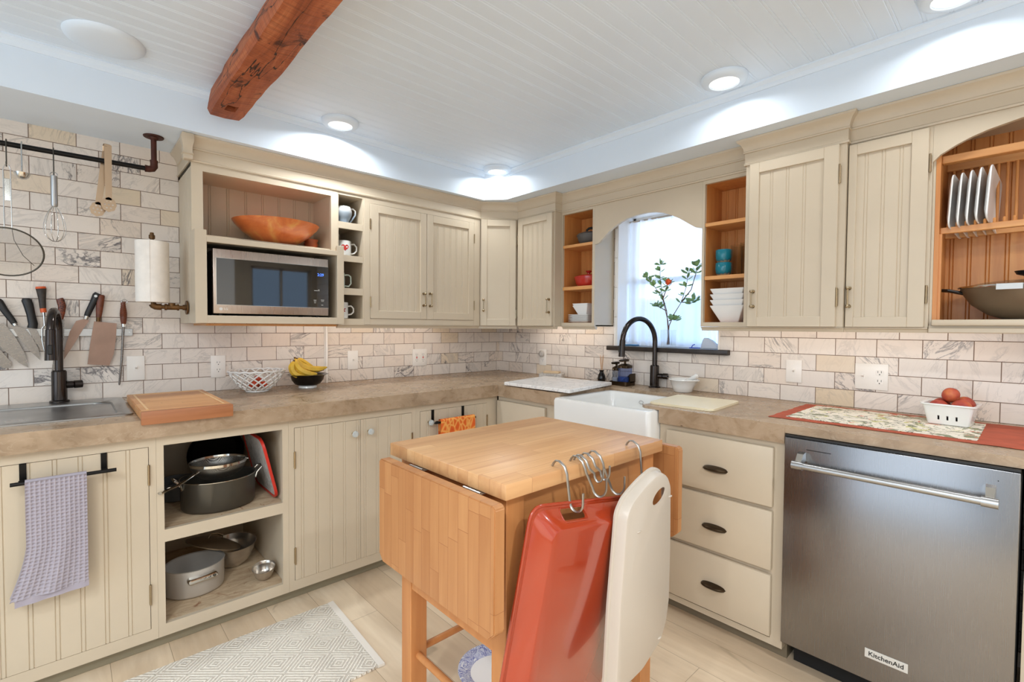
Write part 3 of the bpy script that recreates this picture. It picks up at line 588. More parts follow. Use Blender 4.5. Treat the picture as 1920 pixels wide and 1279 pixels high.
# ---------------------------------------------------------------- base cabinets, back wall
BZ0, BZ1 = .060, .844; WF = .735
def carcass(m, a, b, dep, z0, z1, t=.016, top=False):
    m.box(a, a + t, .01, dep, z0, z1); m.box(b - t, b, .01, dep, z0, z1); m.box(a + t, b - t, .01, .02, z0, z1); m.box(a + t, b - t, .02, dep, z0, z0 + t)
def base(name, label, T, a, b, oa, ob, w=WF, o0=.105, o1=.806, z1=BZ1):
    q = T @ Vector(((a + b) / 2, w / 2, 0)); c = thing(name, label, 'cabinet', tuple(q))
    m = MB(T); carcass(m, a, b, w - .02, BZ0, z1)
    m.box(a, oa, w - .02, w, BZ0, z1); m.box(ob, b, w - .02, w, BZ0, z1); m.box(oa, ob, w - .02, w, BZ0, o0); m.box(oa, ob, w - .02, w, o1, z1)
    obj('cabinet_body', m, 'paint', c); return c
c = base('bar_sink_cabinet', 'khaki base cabinet under the steel bar sink, wide plank door', MA, -3.12, -2.378, -3.08, -2.400)
d = door(MA, c, -3.078, -2.402, .107, .8045, .737, planks=True, pitch=.0655, start=.027)
hinge(MA, d, -2.401, .70, .738, .07); hinge(MA, d, -2.401, .24, .738, .07)
c = base('open_base_cabinet', 'khaki open base cabinet with two compartments of cookware', MA, -2.3775, -1.897, -2.354, -1.922, o0=.107, o1=.805)
m = MB(MA); m.box(-2.354, -1.922, .714, .735, .428, .476); obj('shelf_front_rail', m, 'paint', c)
for z in (.458, .092): m = MB(MA); m.box(-2.360, -1.914, .021, .714, z, z + .016); obj('shelf_board', m, 'osb', c, label='bare chipped board')
c = base('double_plank_cabinet', 'khaki base cabinet with two tall plank doors and glass knobs', MA, -1.8965, -1.239, -1.872, -1.264)
d = door(MA, c, -1.870, -1.5575, .1065, .8045, .737, planks=True, pitch=.0665, start=.034); knob(MA, d, -1.593, .741, .737); hinge(MA, d, -1.871, .66, .738, .07); hinge(MA, d, -1.871, .22, .738, .07)
d = door(MA, c, -1.5555, -1.2655, .1065, .8045, .737, planks=True, pitch=.0665, start=.024); knob(MA, d, -1.511, .742, .737); hinge(MA, d, -1.265, .66, .738, .07)
c = base('corner_base_cabinet', 'khaki base cabinet at the corner with one plank door and a glass knob', MA, -1.2385, -.657, -1.214, -.741)
d = door(MA, c, -1.212, -.743, .1065, .8045, .737, planks=True, pitch=.0665, start=.05); knob(MA, d, -1.157, .741, .737); hinge(MA, d, -.742, .70, .738, .06); hinge(MA, d, -.742, .22, .738, .06)
# right wall
WB = .655
c = base('blind_corner_cabinet', 'khaki base cabinet left of the white apron sink with one flat overlay panel', MR, .745, 1.278, .80, 1.145, WB)
m = MB(MR); m.box(.752, 1.158, WB + .001, WB + .020, .11, .818, .004, 2); obj('door', m, 'paint', c)
c = base('sink_base_cabinet', 'khaki base cabinet under the white apron sink', MR, 1.2785, 1.858, 1.30, 1.82, WB, z1=.640, o1=.60)
door(MR, c, 1.295, 1.549, .10, .605, WB + .018, planks=True); door(MR, c, 1.551, 1.805, .10, .605, WB + .018, planks=True)
c = base('drawer_cabinet', 'khaki base cabinet of three drawers between the apron sink and the dishwasher', MR, 1.8585, 2.378, 1.90, 2.335, WB, o0=.085, o1=.82)
m = MB(MR)
for z in (.555, .310): m.box(1.90, 2.335, WB - .018, WB - .0005, z, z + .062)
obj('rail', m, 'paint', c)
for i, (z0, z1) in enumerate(((.594, .821), (.352, .578), (.098, .334))):
    m = MB(MR); m.box(1.899, 2.340, WB + .001, WB + .021, z0, z1, .004, 2); d = obj('drawer', m, 'paint', c)
    # cup pull
    m = MB(); cz = z0 + (.098 if i < 2 else .108); cu = 2.122; ww = WB + .021; n = 14; loops = []
    for k in range(n + 1):
        x = -1 + 2 * k / n; h = math.sqrt(max(0, 1 - abs(x) ** 2.4))
        loops.append([(cu + x * .052, ww + .0305 * h * math.sin(PI * j / 8) ** .8 + .0005, cz + .014 * h - .030 * h * (j / 8) + (.004 * h * math.sin(PI * j / 8))) for j in range(9)])
    for k in range(n):
        for j in range(8): m.raw([loops[k][j], loops[k + 1][j], loops[k + 1][j + 1], loops[k][j + 1]], [(0, 1, 2, 3)])
    bmesh.ops.remove_doubles(m.bm, verts=m.bm.verts, dist=.0002)
    m.bm.transform(MR); obj('cup_pull', m, 'bronze', d, 80)
c = base('end_base_cabinet', 'khaki base cabinet at the far right past the dishwasher', MR, 2.992, 3.40, 3.03, 3.37, WB)
door(MR, c, 3.032, 3.368, .107, .8045, WB + .002, planks=True)

# ---------------------------------------------------------------- worktop
m = MB(); t0, t1 = .845, .914
m.box(-3.12, -2.925, -.768, -.001, t0, t1); m.box(-2.440, -.001, -.768, -.001, t0, t1); m.box(-2.925, -2.440, -.768, -.600, t0, t1); m.box(-2.925, -2.440, -.030, -.001, t0, t1)
m.box(-.680, -.001, -1.272, -.768, t0, t1); m.box(-.676, -.001, -2.378, -1.862, t0, t1)
edge = [(-.229, -1.272)]; random.seed(4)
for k in range(1, 24): edge.append((-.229 + random.uniform(-.008, .008), -1.272 - .025 * k))
pts = [(-.001, -1.272)] + edge + [(-.001, edge[-1][1])]
m.prism(pts, 'z', .872, t1); m.prism([(-.001, edge[-1][1]), edge[-1], (-.655, -1.765), (-.676, -1.790), (-.676, -1.862), (-.001, -1.862)], 'z', .9008, t1)
m.box(-.672, -.001, -3.40, -2.378, .884, t1)
o = obj('worktop', m, 'concrete'); tag(o, 'mottled brown concrete L-shaped worktop along both walls', 'countertop')

# ---------------------------------------------------------------- sinks and taps
c = thing('apron_sink', 'white ceramic farmhouse apron sink under the window', 'sink', (-.47, -1.565, .66))
cx, cy = -.492, -1.567; m = MB()
m.loft([rr(cx, cy, .250, .286, .02, .660), rr(cx, cy, .252, .288, .022, .885), rr(cx, cy, .247, .283, .02, .897), rr(cx, cy, .238, .274, .02, .900), rr(cx, cy, .226, .262, .03, .896), rr(cx, cy, .218, .254, .04, .872), rr(cx, cy, .210, .246, .05, .70), rr(cx, cy, .18, .21, .05, .688)])
obj('basin', m, 'whitegloss', c, 40)
m = MB(); m.lathe([(.024, 0), (.045, .001), (.045, .004), (.040, .004), (.024, .001)], (-.42, -1.567, .688), 24, c0=True); obj('drain', m, 'chrome', c)
m = MB(); m.tube([(-.2785, -1.52 + .013 * math.cos(a), .855 + .009 * math.sin(a)) for a in [2 * PI * i / 20 for i in range(20)]], .0012, 6, closed=True); obj('overflow_ring', m, 'hooksteel', c)
c = thing('bar_sink', 'small stainless steel drop-in bar sink at the left', 'sink', (-2.68, -.34, .78))
cx, cy = -2.682, -.313; m = MB()
m.loft([rr(cx, cy, .250, .296, .03, .9145), rr(cx, cy, .250, .296, .03, .920), rr(cx, cy, .240, .286, .03, .9225), rr(cx, cy - .062, .205, .218, .06, .921), rr(cx, cy - .062, .200, .213, .06, .915), rr(cx, cy - .062, .194, .207, .06, .80), rr(cx, cy - .062, .16, .17, .06, .788)])
obj('basin', m, 'steel', c, 40)
m = MB(); m.lathe([(.02, 0), (.035, .001), (.035, .003), (.02, .001)], (cx, cy - .06, .788), 20, c0=True); obj('drain', m, 'chrome', c)

def faucet(label, base, aim, r_arc, ztop, zhead, hdir, zb, bodyh, matb, headw=.018):
    """pull-down gooseneck; aim = unit direction of the spout, hdir = direction of the side lever"""
    c = thing('kitchen_faucet', label, 'faucet', (base[0], base[1], zb)); x, y = base
    m = MB(); m.lathe([(.034, 0), (.034, .006), (.027, .010), (.026, bodyh), (.022, bodyh + .006), (.016, bodyh + .006)], (x, y, zb + .0005), 28, c0=True, c1=True); obj('faucet_body', m, matb, c)
    pts = [(x, y, zb + bodyh)]; zc = ztop - r_arc
    for k in range(6): pts.append((x, y, zb + bodyh + (zc - zb - bodyh) * (k + 1) / 6))
    for k in range(1, 19): a = PI * k / 18 * .97; pts.append((x + aim[0] * r_arc * (1 - math.cos(a)), y + aim[1] * r_arc * (1 - math.cos(a)), zc + r_arc * math.sin(a)))
    m = MB(); m.tube(pts, .0145, 16); obj('gooseneck', m, matb, c, 60)
    e = pts[-1]; m = MB(); m.tube([e, (e[0] + aim[0] * .004, e[1] + aim[1] * .004, zhead + .04), (e[0] + aim[0] * .006, e[1] + aim[1] * .006, zhead)], [.0165, headw, headw + .001], 18); h = obj('spray_head', m, matb, c, 50)
    m = MB(); b = (e[0] + aim[0] * (headw + .004), e[1] + aim[1] * (headw + .004)); m.box(b[0] - .008, b[0] + .008, b[1] - .006, b[1] + .006, zhead + .025, zhead + .065, .003); obj('spray_button', m, 'blackplastic', h)
    zh = zb + bodyh * .55; m = MB(); m.tube([(x + hdir[0] * .020, y + hdir[1] * .020, zh), (x + hdir[0] * .045, y + hdir[1] * .045, zh), (x + hdir[0] * .047, y + hdir[1] * .047, zh), (x + hdir[0] * .050, y + hdir[1] * .050, zh), (x + hdir[0] * .078, y + hdir[1] * .078, zh)], [.015, .016, .0135, .0175, .0175], 18); l = obj('lever', m, matb, c)
    m = MB(); m.tube([(x + hdir[0] * .077, y + hdir[1] * .077, zh), (x + hdir[0] * .082, y + hdir[1] * .082, zh)], .004, 8); obj('lever_pin', m, 'blackplastic', l)
    return c
M['faucet'] = plain('black_stainless', (66, 60, 57), .17, metal=.9)
faucet('black gooseneck faucet on the small steel bar sink', (-2.650, -.062), (-.12, -.99), .088, 1.325, 1.118, (.97, .24), .9225, .135, 'faucet', .019)
faucet('black gooseneck faucet behind the white apron sink, under the window', (-.047, -1.462), (-.985, .17), .135, 1.322, 1.105, (.28, -.96), .914, .128, 'faucet', .0175)

# ---------------------------------------------------------------- dishwasher
c = thing('dishwasher', 'stainless steel dishwasher with a tubular bar handle, under the right worktop', 'dishwasher', (-.35, -2.68, 0))
m = MB(MR); m.box(2.384, 2.982, .02, .650, .085, .862); m.box(2.40, 2.97, .52, .59, .002, .085); obj('tub_housing', m, 'dark', c)
m = MB(MR); m.box(2.384, 2.980, .652, .692, .110, .874, .003, 2); d = obj('door_panel', m, 'steelh', c)
m = MB(MR); m.box(2.384, 2.980, .640, .688, .8745, .882, .001); m.box(2.384, 2.980, .55, .652, .862, .8755); obj('control_strip', m, 'blackplastic', c)
m = MB(MR); m.box(2.455, 2.530, .6905, .6925, .838, .8405); obj('vent_slot', m, 'dark', d)
m = MB(MR); zz = .790; m.tube([(2.425, .742, zz), (2.458, .742, zz)], .0145, 18); m.tube([(2.458, .742, zz), (2.462, .742, zz)], .0125, 18); m.tube([(2.462, .742, zz), (2.905, .742, zz)], .0115, 18); m.tube([(2.905, .742, zz), (2.94, .742, zz)], .0145, 18)
h = obj('handle_bar', m, 'steel', c)
for u in (2.443, 2.922):
    m = MB(MR); m.loft([[(u - .011, .691, zz + .040), (u + .011, .691, zz + .040), (u + .011, .691, zz + .008), (u - .011, .691, zz + .008)], [(u - .010, .716, zz + .036), (u + .010, .716, zz + .036), (u + .010, .716, zz + .002), (u - .010, .716, zz + .002)], [(u - .009, .740, zz + .012), (u + .009, .740, zz + .012), (u + .009, .740, zz - .010), (u - .009, .740, zz - .010)]]); obj('handle_bracket', m, 'chrome', h)
m = MB(MR); m.box(2.640, 2.752, .6915, .6935, .187, .217, .0008); b = obj('name_badge', m, plain('badge_aluminium', (214, 212, 206), .35, metal=.3), d)
TB = Matrix(((0, 0, -1, -.6937), (-1, 0, 0, -2.696), (0, 1, 0, .202), (0, 0, 0, 1)))
text('lettering', 'KitchenAid', .0205, TB, 'blackplastic', b, .0004, .0003)
m = MB(MR); m.box(2.935, 2.9375, .691, .6925, .842, .8445); obj('indicator_light', m, 'dark', d)
# ---------------------------------------------------------------- drop-leaf kitchen cart
c = thing('kitchen_cart', 'wooden drop-leaf butcher-block cart in the middle of the floor', 'kitchen cart', (-1.52, -1.895, 0))
X0, X1, Y0, Y1 = -1.872, -1.175, -2.170, -1.620
m = MB(); m.box(X0, X1, Y0, Y1, .861, .900, .003, 2); obj('top', m, 'butcher_x', c)
LX = (-1.842, -1.240); LY = (-2.140, -1.695)
for lx in LX:
    for ly in LY: m = MB(); m.box(lx, lx + .060, ly, ly + .055, .001, .861, .002); obj('leg', m, 'cartwood', c)
m = MB(); m.box(-1.782, -1.240, -2.132, -2.114, .724, .861); obj('apron', m, 'cartwood_x', c)
m = MB(); m.box(-1.782, -1.240, -1.662, -1.644, .724, .861); obj('apron', m, 'cartwood_x', c)
for x in (-1.838, -1.200): m = MB(); m.box(x, x + .016, -2.086, -1.696, .447, .861); obj('side_panel', m, 'cartwood', c)
m = MB(); m.box(-1.822, -1.200, -2.110, -1.664, .452, .470); obj('shelf_board', m, 'cartwood_x', c)
for x in (-1.812, -1.210): m = MB(); m.tube([(x, -2.09, .224), (x, -1.69, .224)], .011, 12); obj('stretcher', m, 'cartwood', c)
m = MB(); m.tube([(-1.79, -1.668, .224), (-1.235, -1.668, .224)], .011, 12); obj('stretcher', m, 'cartwood', c)
def leaf(x0, x1):
    m = MB(); ya, yb, z0, z1, k = -2.196, -1.655, .556, .868, .022
    m.prism([(ya + k, z0), (yb - k, z0), (yb, z0 + k), (yb, z1 - .008), (yb - .008, z1), (ya + .008, z1), (ya, z1 - .008), (ya, z0 + k)], 'x', x0, x1)
    bmesh.ops.bevel(m.bm, geom=list(m.bm.edges), offset=.003, segments=2, affect='EDGES'); return obj('drop_leaf', m, 'butcher_z', c)
for x0, x1 in ((-1.928, -1.896), (-1.118, -1.087)):
    l = leaf(x0, x1)
    s_ = 1 if x0 < -1.5 else -1; e = x1 if s_ > 0 else x0
    for y in (-1.80, -2.06):
        m = MB(); m.box(min(e - .006 * s_, e + .030 * s_), max(e - .006 * s_, e + .030 * s_), y - .030, y + .030, .8575, .8600, .0008); m.tube([(e + .010 * s_, y - .034, .862), (e + .010 * s_, y + .034, .862)], .0045, 8); obj('hinge', m, 'hooksteel', l)
# S hooks along the front edge of the cart top
def s_hook(label, x, zb, lean=0.0, out=.035, tip=.03):
    y0 = -2.143; ye = -2.181; zt = .9105; p = [(x, y0 + .004, .9025), (x, y0, .910), (x, y0 - .008, .918), (x, y0 - .020, .919), (x, ye, .909), (x + lean * .1, ye - .008, .89)]
    n = 6
    for k in range(1, n + 1): t = k / n; p.append((x + lean * t, ye - .008 - .004 * t, .89 + (zb + .022 - .89) * t))
    for k in range(1, 9): a = PI * k / 8; p.append((x + lean * (1 + .06 * k), ye - .012 - out / 2 * (1 - math.cos(a)), zb + .022 - .022 * math.sin(a)))
    p.append((x + lean * 1.5, ye - .012 - out, zb + .022 + tip))
    m = MB(); m.tube(p, .0028, 8, rx=1.5); o = obj('s_hook', m, 'hooksteel', None, 60); return tag(o, label, 'hook', 'S hooks on the cart edge')
s_hook('steel S hook on the cart edge from which the red roasting pan hangs', -1.678, .797, .008, out=.040)
s_hook('long empty steel S hook on the cart edge, nearer the red pan', -1.606, .812, .030)
s_hook('long empty steel S hook, between the short hooks and the white tray', -1.528, .800, .034)
s_hook('short steel S hook on the cart edge, left one of the two short hooks', -1.590, .850, .020, .024, .018)
s_hook('short steel S hook on the cart edge, right one of the two short hooks', -1.562, .850, .020, .024, .018)
s_hook('steel S hook on the cart edge from which the white tray hangs', -1.338, .790, .004, out=.058)

def poly_round(pts, r, seg=4):
    out = []; n = len(pts)
    for i in range(n):
        p = Vector(pts[i]); a = Vector(pts[i - 1]); b = Vector(pts[(i + 1) % n]); da = (a - p).normalized(); db = (b - p).normalized(); rr_ = min(r[i] if isinstance(r, (list, tuple)) else r, (a - p).length * .45, (b - p).length * .45)
        A = p + da * rr_; B = p + db * rr_
        for k in range(seg + 1): t = k / seg; out.append(tuple(A * (1 - t) ** 2 + p * 2 * t * (1 - t) + B * t * t))
    return out
def off(pts, dx0, dx1, dz0, dz1):
    """shrink a loop towards its box: independent insets on left/right/bottom/top"""
    x0 = min(p[0] for p in pts); x1 = max(p[0] for p in pts); z0 = min(p[1] for p in pts); z1 = max(p[1] for p in pts)
    return [(x0 + dx0 + (p[0] - x0) * (x1 - x0 - dx0 - dx1) / (x1 - x0), z0 + dz0 + (p[1] - z0) * (z1 - z0 - dz0 - dz1) / (z1 - z0)) for p in pts]
# red roasting pan, upside to the cart, tilted on its hook
W_, H_ = .40, .56
c = thing('roasting_pan', 'glossy coral-red enamel roasting pan hung on a hook at the front of the cart', 'roasting pan', (-1.678, -2.192, .800))
L0 = poly_round([(-W_ / 2, -H_), (W_ / 2, -H_), (W_ / 2, 0), (-W_ / 2, 0)], .04, 6)
m = MB(); Yl = [(L0, 0.000), (off(L0, .004, .004, .004, .004), -.003), (off(L0, .010, .010, .010, .010), -.003), (off(L0, .040, .040, .045, .045), -.044), (off(L0, .044, .044, .049, .049), -.046)]
Yi = [(off(L0, .048, .048, .052, .052), -.042), (off(L0, .044, .044, .048, .048), -.040), (off(L0, .014, .014, .014, .014), .0012), (off(L0, .004, .004, .004, .004), .003)]
m = MB(); Ls = [[(p[0], y, p[1]) for p in l] for l, y in Yl + Yi]
m.loft(Ls[:5], False, True); m.loft(Ls[5:], True, False); n_ = len(L0)
for i in range(n_): m.raw([Ls[0][i], Ls[0][(i + 1) % n_], Ls[8][(i + 1) % n_], Ls[8][i]], [(0, 1, 2, 3)])
bmesh.ops.remove_doubles(m.bm, verts=m.bm.verts, dist=.00001)
TP = Matrix.Translation((.065, 0, 0.017))
m.bm.transform(TP); body = obj('pan_body', m, 'traycoral', None, 40)
k = MB(TP); k.prism(poly_round([(-.105, -.034), (-.012, -.034), (-.012, -.012), (-.105, -.012)], .010, 4), 'y', -.09, .03); cut(body, k)
rim = MB(TP); rim.tube([(p[0], .001, p[1]) for p in L0], .0048, 8, closed=True); r_ = obj('rolled_rim', rim, 'traycoral', None, 60)
hr = poly_round([(-.107, -.036), (-.010, -.036), (-.010, -.010), (-.107, -.010)], .010, 4)
rim = MB(TP); rim.tube([(p[0], -.003 - .041 * min(1, max(0, (-p[1] - .010) / .036)), p[1]) for p in hr], .0022, 6, closed=True); h_ = obj('handle_hole_rim', rim, 'traycoral', None, 60)
for o in (body, r_, h_): o.parent = c
c.rotation_euler = (math.radians(4.0), math.radians(9.5), math.radians(0))

# white tray
c = thing('serving_tray', 'white plastic tray with a handle hole, hung at the right of the cart front', 'tray', (-1.384, -2.243, .827))
L0 = [(-1.498, .752), (-1.470, .785), (-1.43, .806), (-1.38, .826), (-1.33, .840), (-1.296, .842), (-1.262, .826), (-1.240, .790), (-1.236, .60), (-1.240, .418), (-1.256, .350), (-1.290, .300), (-1.40, .255), (-1.52, .245), (-1.545, .262), (-1.528, .50)]
L0 = poly_round([((x + 2.618) * .958 - 2.618 + 1.384, (z - 1.268) * .958 + 1.268 - .827) for x, z in L0], .014, 3)
def shr(L, d):
    cx_ = sum(p[0] for p in L) / len(L); cz_ = sum(p[1] for p in L) / len(L); w = max(p[0] for p in L) - min(p[0] for p in L); h = max(p[1] for p in L) - min(p[1] for p in L)
    return [(cx_ + (p[0] - cx_) * (1 - 2 * d / w), cz_ + (p[1] - cz_) * (1 - 2 * d / h)) for p in L]
m = MB(); prof = [(0, .002), (0, -.004), (.003, -.006), (.008, -.007), (.012, -.028), (.015, -.033), (.020, -.035)]
Ls = [[(p[0], y, p[1]) for p in shr(L0, d)] for d, y in prof]; Li = [[(p[0], y, p[1]) for p in shr(L0, d)] for d, y in ((.022, -.032), (.018, -.031), (.010, .0), (.004, .002))]
m.loft(Ls, False, True); m.loft(Li, True, False); n_ = len(L0)
for i in range(n_): m.raw([Ls[0][i], Ls[0][(i + 1) % n_], Li[3][(i + 1) % n_], Li[3][i]], [(0, 1, 2, 3)])
bmesh.ops.remove_doubles(m.bm, verts=m.bm.verts, dist=.00001)
t_ = obj('tray_body', m, 'plastic_w', None, 40)
k = MB(); k.prism([(.006 + .036 * math.cos(a) * math.cos(.42) - .017 * math.sin(a) * math.sin(.42), -.040 + .036 * math.cos(a) * math.sin(.42) + .017 * math.sin(a) * math.cos(.42)) for a in [2 * PI * i / 28 for i in range(28)]], 'y', -.08, .03); cut(t_, k)
t_.parent = c
for x, z in ((-.095, -.115), (.068, -.055), (-.13, -.52), (.02, -.46)): m = MB(); m.ball((x, -.0355, z), .010, .003, .003, 8, 6); o = obj('foot_nub', m, 'plastic_w', None); o.parent = c

# paper plates on the floor under the cart
c = thing('plate_stack', 'blue-and-white rimmed paper plates on the floor under the cart', 'plates', (-1.50, -1.70, 0))
m = MB(); m.lathe([(.085, .022), (.092, .026), (.118, .040), (.130, .041), (.131, .037), (.120, .030), (.095, .008), (.085, .003)], (-1.50, -1.70, 0), 40); obj('rim', m, 'platerim', c, 50)
m = MB(); m.lathe([(.0855, .001), (.0855, .0225)], (-1.50, -1.70, 0), 40, c0=True, c1=True); obj('centre', m, 'plate_white', c)

# rug
m = MB(); n = 60; random.seed(3)
top = [(-1.79, -1.374)] + [(-1.79 - i * .02, -1.376 + random.uniform(-.0015, .0015)) for i in range(1, 70)]
bot = [(-1.79 - i * .02, -.848 + random.uniform(-.0015, .0015)) for i in range(69, 0, -1)] + [(-1.768, -.850)]
m.prism(top + bot, 'z', .001, .009)
c = thing('area_rug', 'cream diamond-weave rug on the floor in front of the base cabinets', 'rug', (-2.4, -1.11, 0)); obj('woven_field', m, 'rug', c)
m = MB(); m.prism([(-1.789, -1.377), (-1.768, -.850), (-1.742, -.846), (-1.764, -1.380)], 'z', .001, .010); obj('end_binding', m, 'rugstrip', c)

# ---------------------------------------------------------------- beam and lamps
m = MB(); N = 60; random.seed(11); loops = []
for i in range(N + 1):
    y = -.50 - i * (3.9 / N); w = lambda s: noise.noise(Vector((y * 3.1, s * 7.7, 0))) * .006 + noise.noise(Vector((y * 11, s * 3.3, 4))) * .0035
    L = [(-2.118 + w(1), CZ - .001), (-2.150 + w(2), CZ - .045), (-2.158 + w(3), CZ - .105 + w(8)), (-2.146 + w(4), 2.203 + w(9)), (-2.085, 2.198 + w(5)), (-2.022 + w(6), 2.204 + w(7)), (-2.010 + w(10), 2.235), (-2.008 + w(11), CZ - .001)]
    if i == 0: L = [(x * .92 + -2.083 * .08, z) for x, z in L]
    loops.append([(x, y, z) for x, z in L])
m.loft(loops); o = obj('ceiling_beam', m, 'beam', None, 30)
k = MB(); k.box(-2.108, -2.066, -.665, -.600, 2.15, 2.262); cut(o, k); tag(o, 'rough hewn reddish-brown timber beam under the ceiling', 'beam')
def lamp(name, label, x, y, lit=True):
    c = thing(name, label, 'ceiling light', (x, y, CZ - .026), 'recessed ceiling lights')
    m = MB(); m.lathe([(.058, .004), (.060, .000), (.075, .001), (.088, .008), (.092, .018), (.092, .0255), (.058, .0255)], (x, y, CZ - .026), 40); obj('trim_ring', m, 'white', c, 50)
    m = MB(); m.lathe([(.0575, .006), (.0575, .0245)], (x, y, CZ - .026), 36, c0=True, c1=True); obj('lens', m, 'lens', c); return c
for (x, y), t in zip(LAMPS[:4], ('lit round ceiling light just right of the timber beam', 'lit round ceiling light nearest the far inner corner of the tray ceiling', 'lit round ceiling light above the sink side, toward the window wall', 'lit round ceiling light cut off by the top edge of the photo')): lamp('ceiling_light', t, x, y)
for x, y in LAMPS[4:]: lamp('ceiling_light', 'round ceiling light added as fill, out of the picture behind the viewer', x, y)
c = thing('flush_ceiling_disc', 'large unlit white disc light on the ceiling left of the beam', 'ceiling light', (-2.50, -.620, CZ - .022))
m = MB(); m.lathe([(.02, -.002), (.07, 0), (.10, .004), (.118, .012), (.122, .0215)], (-2.50, -.620, CZ - .022), 40, c0=True, c1=True); obj('disc_cover', m, 'white', c, 60)

# ---------------------------------------------------------------- utensil rail
yr = -.205
c = thing('utensil_rail', 'black iron pipe rail hung from the soffit above the bar sink', 'rail', (-2.7, yr, 1.99))
m = MB(); m.tube([(-3.12, yr, 1.982), (-2.335, yr, 1.988)], .0105, 14); obj('pipe', m, 'black', c)
for x in (-2.313, -3.14):
    s_ = 1 if x > -2.5 else -1
    m = MB(); m.tube([(x - s_ * .034, yr, 1.988), (x - s_ * .034, yr, 1.988), (x - s_ * .018, yr, 1.988), (x - s_ * .006, yr, 1.992), (x, yr, 2.002), (x, yr, 2.016), (x, yr, 2.030)], [.016, .016, .0145, .0155, .0155, .0145, .016], 14); m.tube([(x, yr, 2.026), (x, yr, 2.130)], .0112, 14); obj('elbow', m, 'rust', c, 60)
    m = MB(); m.lathe([(.014, -.016), (.018, -.012), (.020, -.007), (.038, -.006), (.040, -.003), (.040, -.0005)], (x, yr, SZ), 28, c0=True, c1=True); obj('flange', m, 'rust', c)
G = 'utensils on the pipe rail'
def hookwire(m, x, zb, y=yr): m.tube([(x, y + .012, 1.978), (x, y + .013, 1.992), (x, y + .006, 2.001), (x, y - .006, 2.001), (x, y - .0135, 1.990), (x, y - .0135, (zb + 1.99) / 2), (x, y - .0135, zb), (x, y - .018, zb - .010), (x, y - .026, zb - .008), (x, y - .028, zb + .006)], .0022, 8)
c = thing('ladle', 'small steel ladle on the pipe rail, beside the mesh strainer', 'ladle', (-2.745, yr, 1.86), G)
m = MB(); m.tube([(-2.745, yr + .012, 1.980), (-2.745, yr + .012, 1.993), (-2.745, yr, 2.001), (-2.745, yr - .0135, 1.990), (-2.745, yr - .015, 1.88), (-2.745, yr - .013, 1.872)], .0028, 8, rx=1.8); obj('handle', m, 'chrome', c)
m = MB(); m.lathe([(.0005, -.026), (.012, -.0235), (.020, -.016), (.0245, -.004), (.026, .0), (.0245, .0), (.019, -.014), (.0115, -.0215), (.0005, -.024)], (-2.745, yr - .013, 1.876), 22); obj('bowl', m, 'chrome', c)
c = thing('whisk', 'steel balloon whisk hanging on a hook from the pipe rail', 'whisk', (-2.652, yr - .02, 1.6), G)
m = MB(); hookwire(m, -2.652, 1.888); obj('hook', m, 'steel_d', c)
m = MB(); y = yr - .022; m.tube([(-2.652, y, 1.884), (-2.652, y, 1.882), (-2.652, y, 1.762), (-2.652, y, 1.756)], [.006, .0115, .0115, .009], 14); m.tube([(-2.652 + .011 * math.cos(a), y, 1.886 + .012 * math.sin(a)) for a in [PI * k / 8 for k in range(9)]], .0015, 6); obj('handle', m, 'steel', c)
for k in range(5):
    a = PI * k / 5; p = []
    for j in range(21):
        x = -1 + j / 10; q = abs(x); rad = .006 * q + .031 * math.sin(PI * min(1, q ** 1.25)) ** .75 if 0 < q < 1 else .006 * q
        z = 1.758 - .147 * (1 - q ** 1.9); p.append((-2.652 + math.copysign(rad, x) * math.cos(a), y + math.copysign(rad, x) * math.sin(a), z))
    m = MB(); m.tube(p, .0011, 6); obj('wire_loop', m, 'chrome', c, 60)
c = thing('serving_tongs', 'pair of perforated serving tongs hooked over the pipe rail', 'tongs', (-2.485, yr, 1.78), G)
def slotted(T, nm):
    m = MB(T); m.prism(poly_round([(-.011, 0), (.011, 0), (.013, .24), (-.013, .24)], .004, 2), 'y', -.0012, .0012)
    R_ = [(.026 * math.cos(2 * PI * i / 32) * (1 + .05 * math.cos(8 * 2 * PI * i / 32)), -.020 + .031 * math.sin(2 * PI * i / 32) * (1 + .05 * math.cos(8 * 2 * PI * i / 32))) for i in range(32)]
    m2 = MB(T); m2.prism(R_, 'y', -.0012, .0012); h = obj(nm, m2, 'tongs', None)
    kk = MB(T)
    for q in range(6): a = 2 * PI * q / 6; kk.prism([(.0135 * math.cos(a) + .0036 * math.cos(b), -.020 + .0165 * math.sin(a) + .0036 * math.sin(b)) for b in [2 * PI * i / 10 for i in range(10)]], 'y', -.01, .01)
    kk.prism([(.0036 * math.cos(b), -.020 + .0036 * math.sin(b)) for b in [2 * PI * i / 10 for i in range(10)]], 'y', -.01, .01)
    cut(h, kk); a_ = obj('arm', m, 'tongs', None); return h, a_
M['tongs'] = plain('champagne_metal', (196, 170, 142), .3, metal=.85)
for T, s_ in ((Matrix.Translation((-2.478, yr - .020, 1.815)), 0), (Matrix.Translation((-2.512, yr + .014, 1.795)) @ Matrix.Rotation(math.radians(7), 4, 'Y'), 1)):
    h, a_ = slotted(T, 'slotted_head')
    for o in (h, a_):
        o.data.transform(Matrix.Translation((2.485, -yr, -1.78))); o.parent = c
m = MB(); m.tube([(-2.478, yr - .020, 2.046), (-2.479, yr - .014, 2.058), (-2.481, yr, 2.062), (-2.483, yr + .010, 2.056), (-2.483, yr + .014, 2.034)], .0016, 8, rx=7); obj('spring_end', m, 'tongs', c)
c = thing('mesh_strainer', 'large round wire-mesh skimmer hanging at the left end of the pipe rail', 'strainer', (-2.79, yr, 1.5), G)
m = MB(); hookwire(m, -2.788, 1.902); obj('hook', m, 'steel_d', c)
ty = math.radians(58); cz_ = 1.552; Rr = .104
